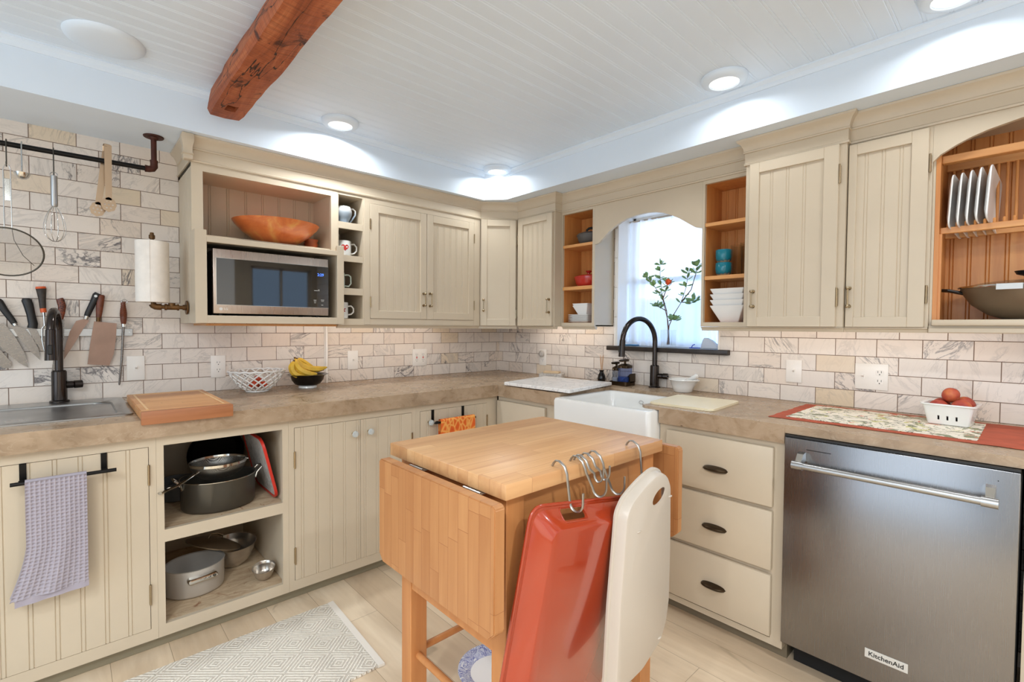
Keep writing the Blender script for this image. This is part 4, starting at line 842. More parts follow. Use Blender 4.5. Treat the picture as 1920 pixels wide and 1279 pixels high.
def ringp(a, r=Rr): return (-2.790 + r * math.cos(a), yr - .03 - r * math.sin(a) * math.cos(ty), cz_ + r * math.sin(a) * math.sin(ty))
m = MB(); m.tube([(-2.797, yr - .03, 1.640), (-2.797, yr - .026, 1.88), (-2.792, yr - .026, 1.896), (-2.781, yr - .026, 1.896), (-2.776, yr - .026, 1.88), (-2.776, yr - .03, 1.640)], .0016, 8); m.box(-2.795, -2.778, yr - .029, yr - .024, 1.755, 1.842, .001); obj('wire_handle', m, 'chrome', c)
m = MB(); m.tube([ringp(2 * PI * k / 48) for k in range(48)], .0032, 8, closed=True); m.tube([(-2.776, yr - .03, 1.645), (-2.77, yr - .045, 1.60), (-2.745, yr - .06, 1.54), (-2.715, yr - .035, 1.505)], .0012, 6); obj('ring', m, 'steel_d', c, 60)
m = MB(); loops = []
for k in range(1, 7):
    r = Rr * k / 6; d = .020 * (1 - (k / 6) ** 2); loops.append([tuple(Vector(ringp(2 * PI * j / 40, r)) + Vector((0, -math.sin(ty) * d * -1, -math.cos(ty) * d))) for j in range(40)])
m.loft(loops, True, False); obj('mesh_bowl', m, 'mesh', c, 60)

# ---------------------------------------------------------------- paper towel on its pipe holder
c = thing('paper_towel_holder', 'brown pipe-fitting holder fixed to the side of the microwave cabinet', 'holder', (-2.32, -.235, 1.35)); y = -.235; z = 1.352
m = MB(); m.tube([(-2.1945, y, z), (-2.2005, y, z)], .033, 24); m.tube([(-2.200, y, z), (-2.214, y, z)], .013, 14); obj('flange', m, 'brass', c)
m = MB(); m.tube([(-2.21, y, z), (-2.230, y, z)], .009, 12); m.tube([(-2.228, y, z), (-2.236, y, z), (-2.236, y, z), (-2.276, y, z), (-2.276, y, z), (-2.284, y, z)], [.0155, .0155, .013, .013, .0155, .0155], 14); m.tube([(-2.256, y, z), (-2.256, y, z + .018)], [.0125, .0145], 14); obj('tee_fitting', m, 'brass', c)
m = MB(); m.tube([(-2.283, y, z), (-2.300, y, z)], .009, 12); m.tube([(-2.298, y, z), (-2.306, y, z), (-2.318, y, z + .001), (-2.326, y, z + .006), (-2.330, y, z + .014)], [.0155, .015, .015, .015, .0155], 14); m.tube([(-2.328, y, z + .012), (-2.328, y, 1.672)], .008, 12); m.tube([(-2.328, y, 1.664), (-2.328, y, 1.680), (-2.328, y, 1.681), (-2.328, y, 1.692)], [.012, .012, .009, .007], 12); obj('elbow_and_post', m, 'brass', c)
m = MB(); m.lathe([(.020, 0), (.062, 0), (.064, .002), (.0645, .10), (.0635, .20), (.064, .277), (.062, .279), (.020, .279), (.020, 0)], (-2.328, y, 1.372), 48)
m.raw([(-2.328 + .062 * math.cos(a) + .0035 * k, y + .062 * math.sin(a) * 1.0 - .004 * k, zz_) for k, a in ((0, -2.2), (1, -2.05), (1.2, -1.9)) for zz_ in (1.373, 1.650)], [(0, 1, 3, 2), (2, 3, 5, 4)])
o = obj('paper_towel_roll', m, 'paper'); tag(o, 'white paper towel roll standing on the pipe holder', 'paper towel')

# ---------------------------------------------------------------- magnetic bar and knives
m = MB(MA); m.box(-3.12, -2.386, .001, .016, 1.214, 1.248, .001); c = thing('magnetic_knife_bar', 'long steel magnetic knife bar on the tiles behind the bar sink', 'knife rack', (-2.75, -.01, 1.23)); obj('bar', m, 'steel', c)
m = MB(MA); m.tube([(-2.398, .015, 1.232), (-2.398, .018, 1.232)], .004, 10); obj('screw', m, 'chrome', c)
GK = 'knives on the magnetic bar'
def knife(name, label, cat, blade, hand, hr_, hmat, y=-.0205, bmat='blade', bt=.0022, bolster=None, extra=None):
    xs = [p[0] for p in blade]; c = thing(name, label, cat, (sum(xs) / len(xs), y, min(p[1] for p in blade)), GK)
    m = MB(); m.prism(blade, 'y', y - bt, y); obj('blade', m, bmat, c)
    if hand:
        m = MB(); m.tube([(p[0], y - .001 - hr_ * .55, p[1]) for p in hand[0]], hand[1], 12); m.bm.transform(Matrix.Translation((0, y, 0)) @ Matrix.Diagonal((1, .62, 1, 1)) @ Matrix.Translation((0, -y, 0))); h = obj('handle', m, hmat, c, 60)
        if bolster: m = MB(); m.tube([(bolster[0], y - .006, bolster[1]), (bolster[2], y - .006, bolster[3])], .0085, 12); obj('bolster', m, 'chrome', c)
    if extra: extra(c, y)
    return c
knife('cleaver', 'broad rectangular cleaver with a round brown wooden handle', 'knife', [(-2.528, 1.283), (-2.446, 1.274), (-2.450, 1.20), (-2.459, 1.13), (-2.476, 1.074), (-2.554, 1.083), (-2.543, 1.18)], ([(-2.512, 1.30), (-2.509, 1.33), (-2.505, 1.375), (-2.502, 1.404), (-2.502, 1.407)], [.010, .0125, .0145, .0145, .010]), .013, 'brownwood', bmat='cleaver', extra=lambda c, y: obj('ferrule', (lambda m: (m.tube([(-2.513, y - .006, 1.282), (-2.512, y - .006, 1.302)], .0088, 12), m)[1])(MB()), 'brass', c))
knife('chef_knife', 'black-handled chef knife leaning right, beside the cleaver', 'knife', [(-2.552, 1.297), (-2.590, 1.284), (-2.612, 1.235), (-2.630, 1.16), (-2.634, 1.108), (-2.60, 1.175), (-2.565, 1.25), (-2.545, 1.285)], ([(-2.553, 1.305), (-2.548, 1.322), (-2.532, 1.365), (-2.517, 1.405), (-2.512, 1.414)], [.011, .012, .0125, .0155, .012]), .013, 'blackplastic', bmat='cleaver', bolster=(-2.558, 1.292, -2.553, 1.307), extra=lambda c, y: obj('end_rivet', (lambda m: (m.tube([(-2.521, y - .016, 1.400), (-2.521, y - .0185, 1.400)], .006, 10), m)[1])(MB()), 'chrome', c))
knife('carving_knife', 'carving knife with a dark carved handle, half hidden behind the black faucet', 'knife', [(-2.655, 1.295), (-2.628, 1.292), (-2.632, 1.20), (-2.65, 1.10), (-2.676, 1.045), (-2.668, 1.12), (-2.66, 1.20)], ([(-2.642, 1.29), (-2.638, 1.32), (-2.636, 1.35), (-2.641, 1.375), (-2.644, 1.384)], [.009, .012, .014, .014, .012]), .013, 'carved')
def fork(c, y):
    m = MB(); m.tube([(-2.696, y - .006, 1.322), (-2.695, y - .006, 1.30), (-2.694, y - .004, 1.262)], [.006, .0035, .0045], 10); obj('shank', m, 'chrome', c)
    for s_ in (-1, 1): m = MB(); m.tube([(-2.694, y - .003, 1.262), (-2.694 + s_ * .008, y - .003, 1.25), (-2.694 + s_ * .009, y - .003, 1.20), (-2.690 + s_ * .007, y - .003, 1.150)], [.003, .0028, .0024, .001], 8); obj('tine', m, 'chrome', c)
    m = MB(); m.tube([(-2.696, y - .008, 1.320), (-2.698, y - .008, 1.338)], .0105, 12); m.tube([(-2.703, y - .008, 1.424), (-2.704, y - .008, 1.433)], [.018, .0165], 12); obj('end_cap', m, 'orangehandle', c, label='orange end caps')
M['carved2'] = plain('dark_antler_handle', (48, 38, 30), .5, var=.25, vs=80)
knife('carving_fork', 'two-tined carving fork with a black and orange handle', 'fork', [(-2.696, 1.262), (-2.692, 1.262), (-2.692, 1.266), (-2.696, 1.266)], ([(-2.698, 1.336), (-2.700, 1.38), (-2.703, 1.426)], [.0105, .0125, .0175]), .013, 'carved2', extra=fork)
knife('boning_knife', 'curved boning knife with a chunky black handle', 'knife', [(-2.748, 1.252), (-2.722, 1.250), (-2.706, 1.205), (-2.682, 1.165), (-2.660, 1.150), (-2.668, 1.128), (-2.700, 1.148), (-2.726, 1.19)], ([(-2.733, 1.250), (-2.730, 1.27), (-2.736, 1.31), (-2.743, 1.35), (-2.749, 1.372), (-2.750, 1.380)], [.0165, .016, .0145, .0165, .0165, .012]), .013, 'blackplastic')
knife('santoku_knife', 'narrow black-handled kitchen knife pointing down-right, beside the large blade', 'knife', [(-2.798, 1.263), (-2.757, 1.252), (-2.728, 1.20), (-2.714, 1.155), (-2.711, 1.110), (-2.745, 1.155), (-2.778, 1.215)], ([(-2.786, 1.268), (-2.794, 1.285), (-2.815, 1.325), (-2.832, 1.362), (-2.836, 1.371)], [.010, .0115, .0125, .0145, .011]), .013, 'blackplastic', bolster=(-2.783, 1.262, -2.787, 1.271))
knife('large_chef_knife', 'largest wide-bladed chef knife at the left edge of the photo', 'knife', [(-2.868, 1.250), (-2.818, 1.274), (-2.782, 1.205), (-2.757, 1.14), (-2.747, 1.078), (-2.775, 1.10), (-2.815, 1.15), (-2.850, 1.20)], ([(-2.845, 1.268), (-2.86, 1.30), (-2.885, 1.345)], [.011, .0125, .0145]), .013, 'blackplastic', y=-.0255)
knife('slicing_knife', 'blunt-tipped blade mostly cut off by the left edge of the photo', 'knife', [(-2.935, 1.26), (-2.900, 1.27), (-2.84, 1.175), (-2.800, 1.105), (-2.801, 1.080), (-2.822, 1.078), (-2.87, 1.13)], ([(-2.920, 1.268), (-2.945, 1.31), (-2.965, 1.35)], [.011, .0125, .0145]), .013, 'blackplastic')
c = thing('honing_steel', 'honing steel with a ridged brown handle, rightmost on the knife bar', 'honing steel', (-2.43, -.028, .98), GK); y = -.0285
m = MB(); m.tube([(-2.4215, y, 1.262), (-2.430, y, 1.10), (-2.4405, y, .985), (-2.441, y, .978)], [.0052, .005, .0042, .002], 10); obj('rod', m, 'blade', c)
m = MB(); m.tube([(-2.421, y, 1.258), (-2.421, y, 1.274)], .0085, 12); obj('bolster', m, 'chrome', c)
m = MB(); P_ = []; R_ = []
for k in range(25): t = k / 24; P_.append((-2.421 - .0 * t, y, 1.272 + .105 * t)); R_.append((.0095 + .0045 * math.sin(PI * min(1, t * 1.2))) * (1 + ((.07 if k % 2 else -.05) if .3 < t < .9 else 0)))
m.tube(P_, R_, 14); obj('handle', m, 'brownwood', c, 25)
m = MB(); m.tube([(-2.417 + .011 * math.cos(2 * PI * k / 16), y - .006, 1.378 + .011 * math.sin(2 * PI * k / 16)) for k in range(16)], .0014, 6, closed=True); obj('hanging_ring', m, 'chrome', c)

# ---------------------------------------------------------------- switches and outlets
def plate(T, name, label, u, z0, z1, w=.070, items=(), group='wall plates on the tiles'):
    q = T @ Vector((u, .003, z0)); c = thing(name, label, 'outlet' if 'outlet' in name else 'switch', tuple(q), group)
    m = MB(T); m.box(u - w / 2, u + w / 2, .0005, .006, z0, z1, .0018, 2); obj('cover_plate', m, 'coverplate', c); zm = (z0 + z1) / 2
    for kind, du in items:
        if kind == 'toggle': m = MB(T); m.box(u + du - .0055, u + du + .0055, .0055, .0072, zm - .013, zm + .013, .0005); obj('toggle_slot', m, 'coverplate', c); m = MB(T); m.prism([(.006, zm - .005), (.019, zm + .004), (.019, zm + .009), (.006, zm + .006)], 'x', u + du - .0035, u + du + .0035); obj('toggle', m, 'coverplate', c)
        else:
            for dz in (-.0195, .0195):
                m = MB(T); 
                if kind == 'duplex': m.prism([(u + du + .0165 * math.cos(a) * (1 if 1 else 0), zm + dz + max(-.0125, min(.0125, .0165 * math.sin(a)))) for a in [2 * PI * i / 24 for i in range(24)]], 'y', .0055, .0075)
                else: m.box(u + du - .016, u + du + .016, .0055, .0072, zm + dz - .0185, zm + dz + .0185, .0006)
                f = obj('receptacle', m, 'coverplate', c)
                m = MB(T)
                for sx in (-.0062, .0062): m.box(u + du + sx - .0009, u + du + sx + .0009, .0073, .0078, zm + dz - .001, zm + dz + .0075)
                m.tube([(u + du, .0073, zm + dz - .008), (u + du, .0078, zm + dz - .008)], .0023, 10); obj('slots', m, 'dark', f)
                if kind == 'gfci' and dz > 0: m = MB(T); m.box(u + du - .005, u + du + .005, .0073, .0082, zm - .006, zm - .001); m.box(u + du - .005, u + du + .005, .0073, .0082, zm + .001, zm + .006); obj('test_buttons', m, 'redrubber', f)
    for dz in (-.045, .045): m = MB(T); m.tube([(u, .0058, zm + dz), (u, .0066, zm + dz)], .0026, 8); obj('screw', m, 'coverplate', c)
plate(MA, 'light_switch', 'white single toggle switch plate by the honing steel', -2.375, .995, 1.115, items=(('toggle', 0),))
plate(MA, 'power_outlet', 'white duplex outlet left of the white woven basket', -2.022, .986, 1.105, items=(('duplex', 0),))
plate(MA, 'light_switch', 'white toggle switch plate on the back wall, right of the bananas', -1.262, .988, 1.109, items=(('toggle', 0),))
plate(MA, 'power_outlet', 'white two-gang outlet plate on the back wall, nearest the corner', -.762, .987, 1.107, .118, items=(('gfci', -.026), ('gfci', .026)))
plate(MR, 'power_outlet', 'white outlet plate with a round grey plug, left of the sink window', .500, .985, 1.105, items=(('duplex', 0),))
m = MB(MR); m.ball((.500, .022, 1.072), .024, .012, .024); m.tube([(.5, .006, 1.06), (.5, .016, 1.06)], .01, 10); o = obj('plug_in_freshener', m, 'stone'); tag(o, 'round grey plug-in on the outlet by the corner', 'air freshener')
plate(MR, 'light_switch', 'white toggle switch plate right of the sink window', 2.198, 1.007, 1.117, items=(('toggle', 0),))
plate(MR, 'power_outlet', 'white two-gang plate with a toggle and an outlet above the table runner', 2.508, 1.002, 1.117, .120, items=(('toggle', -.030), ('duplex', .030)))
# ---------------------------------------------------------------- microwave
c = thing('microwave', 'stainless steel and black glass microwave in the wall cabinet', 'microwave', (-1.845, -.21, 1.314))
a, b = -2.118, -1.578
m = MB(MA); m.box(a + .003, b - .003, .045, .372, 1.323, 1.626, .004); obj('housing', m, 'blackplastic', c)
m = MB(MA)
for u in (a + .04, b - .04):
    for w in (.09, .34): m.tube([(u, w, 1.3135), (u, w, 1.326)], .012, 12)
obj('feet', m, 'blackplastic', c)
m = MB(MA); m.box(a, b, .372, .398, 1.324, 1.627, .003, 2); d = obj('door', m, 'microsteel', c)
m = MB(MA); m.box(-2.104, b + .0004, .3955, .3995, 1.366, 1.584, .0008); obj('glass_front', m, 'ovenglass', d)
m = MB(MA); m.box(-2.106, b + .0003, .3965, .3992, 1.3645, 1.3660); m.box(-2.106, b + .0003, .3965, .3992, 1.5840, 1.5855); m.box(-2.1060, -2.1042, .3965, .3992, 1.3645, 1.5855); obj('bright_edge', m, 'chrome', d)
def TA(u, v, w): return Matrix(((1, 0, 0, u), (0, 0, -1, -w), (0, 1, 0, v), (0, 0, 0, 1)))
text('clock_digits', '2:29', .020, TA(-1.620, 1.5400, .3996), 'led', d, .0002, .0003)
M['print'] = plain('pale_print', (214, 212, 206), .5)
text('logo_lettering', 'LG', .0135, TA(-2.066, 1.3455, .3984), 'print', d, .0003, .0003)
m = MB(MA); m.tube([(-2.087, .3975, 1.3455), (-2.087, .3987, 1.3455)], .0072, 20); obj('logo_disc', m, 'print', d)
m = MB(MA)
for u, v, l in ((-1.640, 1.4555, .030), (-1.630, 1.4610, .008), (-1.650, 1.405, .014), (-1.610, 1.407, .018), (-1.650, 1.399, .012), (-1.610, 1.401, .014), (-1.650, 1.391, .010), (-1.612, 1.380, .010)): m.box(u - l / 2, u + l / 2, .3990, .3998, v - .0009, v + .0009)
obj('control_marks', m, 'print', d)

# ---------------------------------------------------------------- wooden bowl and little cups in the open bay
c = thing('wooden_bowl', 'large turned orange wooden bowl on top of the microwave cabinet shelf', 'bowl', (-1.782, -.212, 1.7))
m = MB(); m.lathe([(.055, .0015), (.062, .002), (.100, .022), (.145, .058), (.180, .098), (.1915, .118), (.187, .119), (.170, .098), (.135, .064), (.09, .032), (.05, .018)], (-1.782, -.216, 1.698), 56, 1.12, 1.0, c0=True, c1=True); o = obj('bowl_shell', m, 'bowlwood', c, 40)
prev = None
for i, (x, y, z) in enumerate(((-1.572, -.13, 1.6985), (-1.572, -.13, 1.722))):
    m = MB(); m.lathe([(.026, 0), (.028, .001), (.038, .040), (.040, .0455), (.037, .0455), (.035, .038), (.026, .012)], (x, y, z), 28, c0=True, c1=True)
    o = obj('clay_cup', m, 'orange_clay'); tag(o, ('lower small terracotta cup nested behind the wooden bowl', 'upper small terracotta cup nested behind the wooden bowl')[i], 'cup', 'terracotta cups')
m = MB(MA); m.tube([(-2.128, .0215, 1.765), (-2.128, .024, 1.765)], .006, 12); o = obj('screw_head', m, 'nickel'); tag(o, 'round screw head on the beadboard back of the open bay', 'screw')

# ---------------------------------------------------------------- mugs
def mug(label, loc, prof, mats, hpts, rz=0.0, name='coffee_mug'):
    c = thing(name, label, 'mug', (0, 0, 0), 'mugs in the cubby column')
    m = MB(); m.lathe(prof, (0, 0, 0), 36, c0=True, c1=True); obj('mug_body', m, mats, c, 40)
    m = MB(); m.tube(hpts, .0048, 10, rx=1.5); obj('mug_handle', m, mats, c, 60)
    c.location = loc; c.rotation_euler = (0, 0, rz); return c
def handle(r, z0, z1, outw): return [(r - .003, 0, z1), (r + outw * .55, 0, z1 + .002), (r + outw, 0, z1 - (z1 - z0) * .25), (r + outw, 0, z0 + (z1 - z0) * .35), (r + outw * .55, 0, z0 + .004), (r - .003, 0, z0)]
cyl = lambda r, h: [(r * .9, .0), (r, .004), (r, h - .002), (r - .0015, h), (r - .003, h - .002), (r - .004, .008), (r * .5, .007)]
mug('round blue-grey stoneware mug with a large handle, in the top cubby', (-1.436, -.272, 1.8575), [(.026, 0), (.028, .003), (.026, .010), (.034, .028), (.045, .052), (.0455, .070), (.041, .088), (.036, .098), (.033, .098), (.038, .086), (.042, .068), (.03, .03), (.02, .012)], 'bluemug', [(.034, 0, .088), (.050, 0, .092), (.064, 0, .080), (.064, 0, .056), (.050, 0, .034), (.034, 0, .012)], -.25)
c = mug('white mug with a big red heart, in the second cubby from the top', (-1.436, -.270, 1.6715), cyl(.041, .088), 'mugwhite', handle(.041, .016, .072, .030), -.25)
m = MB(); H = []
for i in range(40): t = 2 * PI * i / 40; H.append((16 * math.sin(t) ** 3 / 16 * .021, (13 * math.cos(t) - 5 * math.cos(2 * t) - 2 * math.cos(3 * t) - math.cos(4 * t)) / 16 * .021))
fr = [(.0418, -1.55 + hx / .041, .048 + hz) for hx, hz in H]; ba = [(.0400, -1.55 + hx / .041, .048 + hz) for hx, hz in H]
cy_ = lambda q: (q[0] * math.cos(q[1]), q[0] * math.sin(q[1]), q[2])
m.raw([cy_(q) for q in fr] + [cy_(q) for q in ba] + [cy_((.0420, -1.55, .048))], [(i, (i + 1) % 40, 80) for i in range(40)] + [(i, (i + 1) % 40, 40 + (i + 1) % 40, 40 + i) for i in range(40)])
o = obj('painted_heart', m, 'red', None, 50); o.parent = c
mug('pale sage-white mug with a thick squarish handle, in the third cubby', (-1.4605, -.262, 1.4855), cyl(.031, .090), 'sage', [(.028, 0, .078), (.050, 0, .080), (.063, 0, .070), (.064, 0, .030), (.052, 0, .014), (.028, 0, .016)], -.35)
c = mug('straight white mug with a small red and green drawing, in the bottom cubby', (-1.4525, -.268, 1.3115), cyl(.039, .094), 'whitegloss', handle(.039, .022, .072, .029), -.35)
m = MB()
for (du, dz, rr_) in ((0, .05, .006), (.008, .056, .004), (-.008, .056, .004), (.006, .042, .004), (-.006, .043, .003)):
    P_ = [(.0394, -1.25 + (du + rr_ * math.cos(a)) / .039, dz + rr_ * math.sin(a)) for a in [2 * PI * i / 10 for i in range(10)]]; m.raw([cy_(q) for q in P_] + [cy_((.0398, -1.25 + du / .039, dz))], [(i, (i + 1) % 10, 10) for i in range(10)])
o = obj('printed_sprig', m, 'red', None); o.parent = c

# ---------------------------------------------------------------- left pot shelf
def ring_handle(m, x, y, z, dx, dy, r=.016, t=.003): m.tube([(x - dy * r, y + dx * r, z), (x - dy * r + dx * .012, y + dx * r + dy * .012, z), (x + dx * .022, y + dy * .022, z), (x + dy * r + dx * .012, y - dx * r + dy * .012, z), (x + dy * r, y - dx * r, z)], t, 8)
x, y, z = -.105, -1.015, 1.8075
c = thing('iron_casserole', 'grey cast-iron pot with a black-handled lid on the top pot shelf', 'pot', (x, y, z))
m = MB(); m.lathe([(.045, .0), (.055, .002), (.078, .022), (.088, .048), (.090, .056), (.086, .056), (.074, .024), (.05, .008)], (x, y, z), 36, .92, .98, c0=True, c1=True); obj('pot_body', m, 'castiron', c, 40)
m = MB(); m.lathe([(.093, .056), (.094, .061), (.085, .070), (.055, .080), (.012, .084), (.0005, .084)], (x, y, z), 36, .92, .98, c0=True); l = obj('lid', m, 'castiron', c)
m = MB(); m.tube([(x, y + .030, z + .080), (x, y + .028, z + .100), (x, y + .012, z + .108), (x, y - .012, z + .108), (x, y - .028, z + .100), (x, y - .030, z + .080)], .006, 10, rx=1.4); obj('lid_handle', m, 'blackplastic', l)
x, y, z = -.105, -1.005, 1.5355
c = thing('dutch_oven', 'red enamel oval dutch oven on the middle pot shelf', 'pot', (x, y, z))
m = MB(); m.lathe([(.068, 0), (.075, .002), (.088, .020), (.096, .052), (.097, .058), (.093, .058), (.084, .022), (.06, .008)], (x, y, z), 40, .88, 1.0, c0=True, c1=True); m.tube([(x, y + .092, z + .048), (x - .02, y + .095, z + .052), (x - .012, y + .108, z + .053), (x + .012, y + .108, z + .053), (x + .02, y + .095, z + .052)], .005, 8); obj('pot_body', m, 'red', c, 40)
m = MB(); m.lathe([(.100, .058), (.101, .064), (.096, .068), (.070, .076), (.020, .081), (.0005, .081)], (x, y, z), 40, .88, 1.0, c0=True); l = obj('lid', m, 'red', c)
m = MB(); m.lathe([(.008, .079), (.009, .090), (.018, .098), (.020, .104), (.014, .107), (.0005, .107)], (x, y, z), 20); obj('lid_knob', m, 'red', l)
def sq(m, x, y, z, prof, rot=0.0, r=.006):
    m.loft([rr(x, y, h, h, min(r, h * .8), z + dz, 4, 'z', rot) for h, dz in prof])
x, y = -.11, -.985
for i in range(5):
    z = 1.2995 + i * .0105; m = MB(); sq(m, x, y, z, [(.055, 0), (.057, .001), (.082, .0105), (.0835, .0125), (.0805, .0125), (.058, .004)], 0, .010)
    o = obj('square_plate', m, 'plate_white'); tag(o, ('white square plate, bottom of the stack under the small bowls', 'white square plate, second from the bottom of the stack', 'white square plate, middle of the stack of five', 'white square plate, second from the top of the stack', 'white square plate, topmost of the stack under the small bowls')[i], 'plate', 'square plates on the pot shelf')
for i in range(2):
    z = 1.347 + i * .0135; m = MB(); sq(m, x, y, z + .0012, [(.030, 0), (.033, .001), (.061, .060), (.0625, .064), (.0595, .064), (.031, .006)], 0, .006)
    o = obj('square_bowl', m, 'plate_white'); tag(o, ('lower white square bowl on the plate stack, left shelf', 'upper white square bowl nested on the plate stack, left shelf')[i], 'bowl', 'small square bowls')

# ---------------------------------------------------------------- right cup shelf
x, y = -.125, -1.897
M['clearware'] = glass('clear_glassware', (250, 250, 246)); [setattr(n.inputs[0], 'default_value', .85) for n in M['clearware'].node_tree.nodes if n.type == 'MIX_SHADER']
for i in range(2):
    m = MB(); m.lathe([(.022, 0), (.026, .002), (.036, .016), (.040, .036), (.0395, .068), (.038, .070), (.036, .068), (.036, .036), (.025, .012)], (0, 0, 0), 32, c0=True, c1=True); o = obj('teal_cup', m, 'teal', None, 50); o.location = (x, y, 1.5362 + i * .0665)
    tag(o, ('lower teal glazed handleless cup on the middle shelf', 'upper teal glazed handleless cup stacked on the other')[i], 'cup', 'teal cups')
for i, (yy, h) in enumerate(((-1.965, .150), (-2.012, .158))):
    m = MB(); m.loft([rr(-.125, yy, .030, .0185, .008, 1.5365), rr(-.125, yy, .033, .0205, .009, 1.5365 + h * .5), rr(-.125, yy, .037, .0225, .010, 1.5365 + h), rr(-.125, yy, .034, .0195, .009, 1.5365 + h), rr(-.125, yy, .027, .0155, .007, 1.541)])
    for k in range(5): m.tube([(-.1575 - .001 * 0, yy - .012 + k * .006, 1.545), (-.1625, yy - .014 + k * .007, 1.5365 + h * .95)], .0012, 5)
    o = obj('glass_container', m, 'clearware'); tag(o, ('ribbed clear glass container next to the teal cups', 'ribbed clear glass container at the right edge of the cup shelf')[i], 'glass', 'glass containers')
x, y = -.115, -1.945
for i in range(4):
    z = 1.2997 + i * .0285; m = MB(); sq(m, x, y, z, [(.042, 0), (.045, .001), (.082, .078), (.0845, .085), (.0815, .085), (.043, .008)], 0, .006)
    o = obj('square_bowl', m, 'plate_white'); tag(o, ('large white square bowl at the bottom of the stack right of the window', 'large white square bowl, second from the bottom, right of the window', 'large white square bowl, third from the bottom, right of the window', 'topmost large white square bowl right of the window')[i], 'bowl', 'large square bowls')

# ---------------------------------------------------------------- plate rack: plates and wok
def rplate():
    m = MB(); prof = [(.062, .003), (.064, .0032), (.096, -.006), (.1, -.0075), (.1, -.0035), (.0965, -.001), (.064, .0085), (.062, .0085)]
    loops = []
    for h, w in prof: loops.append([(p[0], w, p[1]) for p in [(q[0], q[1]) for q in rr(0, 0, h, h, h * .22, 0, 5)]])
    m.loft(loops); o = obj('white_plate', m, 'plate_white', None, 40); return o
pl = rplate()
for i, (u, dz) in enumerate(((2.777, 0), (2.8015, .003), (2.826, .010), (2.8505, .020), (2.8765, .026))):
    o = pl if i == 0 else pl.copy()
    if i: COL.objects.link(o)
    o.location = (-.132, -u, 1.732 + dz * .4); o.rotation_euler = (math.radians(1), math.radians(8 + i), math.radians(-5.5))
    tag(o, ('white square plate upright in the rack, leftmost of the five', 'white square plate upright in the rack, second from the left', 'white square plate upright in the rack, middle of the five', 'white square plate upright in the rack, fourth from the left', 'white square plate upright in the rack, rightmost of the five')[i], 'plate', 'plates in the rack')
x, y, z = -.150, -2.975, 1.3065
c = thing('wok', 'bronze-grey wok on the bottom board of the plate-rack cabinet', 'wok', (x, y, z))
m = MB(); m.lathe([(.050, 0), (.058, .001), (.100, .018), (.145, .055), (.172, .100), (.176, .112), (.172, .112), (.140, .058), (.095, .024), (.05, .006)], (x, y, z), 48, .72, 1.0, c0=True, c1=True); obj('pan_body', m, 'wokgrey', c, 40)
m = MB(); m.tube([(x - .02, y + .165, z + .098), (x - .02, y + .205, z + .110), (x, y + .228, z + .113), (x + .02, y + .205, z + .110), (x + .02, y + .165, z + .098)], .006, 8, rx=1.8); obj('loop_handle', m, 'blackplastic', c)
m = MB(); m.lathe([(.168, .0005), (.181, .001), (.183, .004), (.180, .008), (.168, .009)], (x, y, z + .113), 48, .72, 1.0); c2 = obj('lid', m, 'chrome', c, label='steel-rimmed lid')
m = MB(); m.lathe([(.168, .0015), (.168, .0085), (.120, .020), (.05, .028), (.001, .030)], (x, y, z + .113), 48, .72, 1.0, c0=True); obj('dome', m, 'glass', c2)
m = MB(); m.lathe([(.010, .029), (.012, .040), (.030, .046), (.036, .058), (.001, .058)], (x, y, z + .113), 24, c0=True); obj('knob', m, 'blackplastic', c2)
m = MB(); m.box(x - .1415, x - .138, y + .010, y + .075, z + .100, z + .121, .001); obj('maker_tag', m, 'hooksteel', c2)

# ---------------------------------------------------------------- window: curtain, rod, vase
m = MB(); N = 150; cols = []
def cx_(y, z): t = (y - WY0) / (WY1 - WY0); f = math.sin(t * 62 + 2.2 * math.sin(t * 9)) * (.0065 + .006 * abs(math.sin(t * 5))); return .118 + f * (.55 + .45 * (z - WZ0) / (WZ1 - WZ0)) + .006 * math.sin(t * 17 + z * 5)
zs = [WZ0 + .004 + (WZ1 - .035 - WZ0) * k / 24 for k in range(25)]
vs = [(cx_(y, z), y, z) for z in zs for y in [WY0 + .012 + (WY1 - WY0 - .024) * i / N for i in range(N + 1)]]
m.raw(vs, [(k * (N + 1) + i, k * (N + 1) + i + 1, (k + 1) * (N + 1) + i + 1, (k + 1) * (N + 1) + i) for k in range(24) for i in range(N)])
c = thing('window_curtain', 'sheer white gathered curtain covering the sink window', 'curtain', (.118, -1.49, WZ0)); obj('sheer_fabric', m, 'curtain', c, 70)
m = MB(); m.tube([(.118, WY0 + .008, 1.962), (.118, WY1 - .006, 1.962)], .006, 10); obj('rod', m, 'plastic_w', c)
vx, vy, vz = .062, -1.487, 1.1535
c = thing('glass_vase', 'clear square glass vase on the dark window sill', 'vase', (vx, vy, vz))
m = MB(); m.loft([rr(vx, vy, .034, .034, .006, vz), rr(vx, vy, .036, .036, .006, vz + .105), rr(vx, vy, .0335, .0335, .005, vz + .105), rr(vx, vy, .0315, .0315, .005, vz + .010)]); obj('glass_body', m, 'glass', c)
c = thing('leafy_branches', 'leafy green branches with one orange flower standing in the vase', 'branches', (vx, vy, vz + .012))
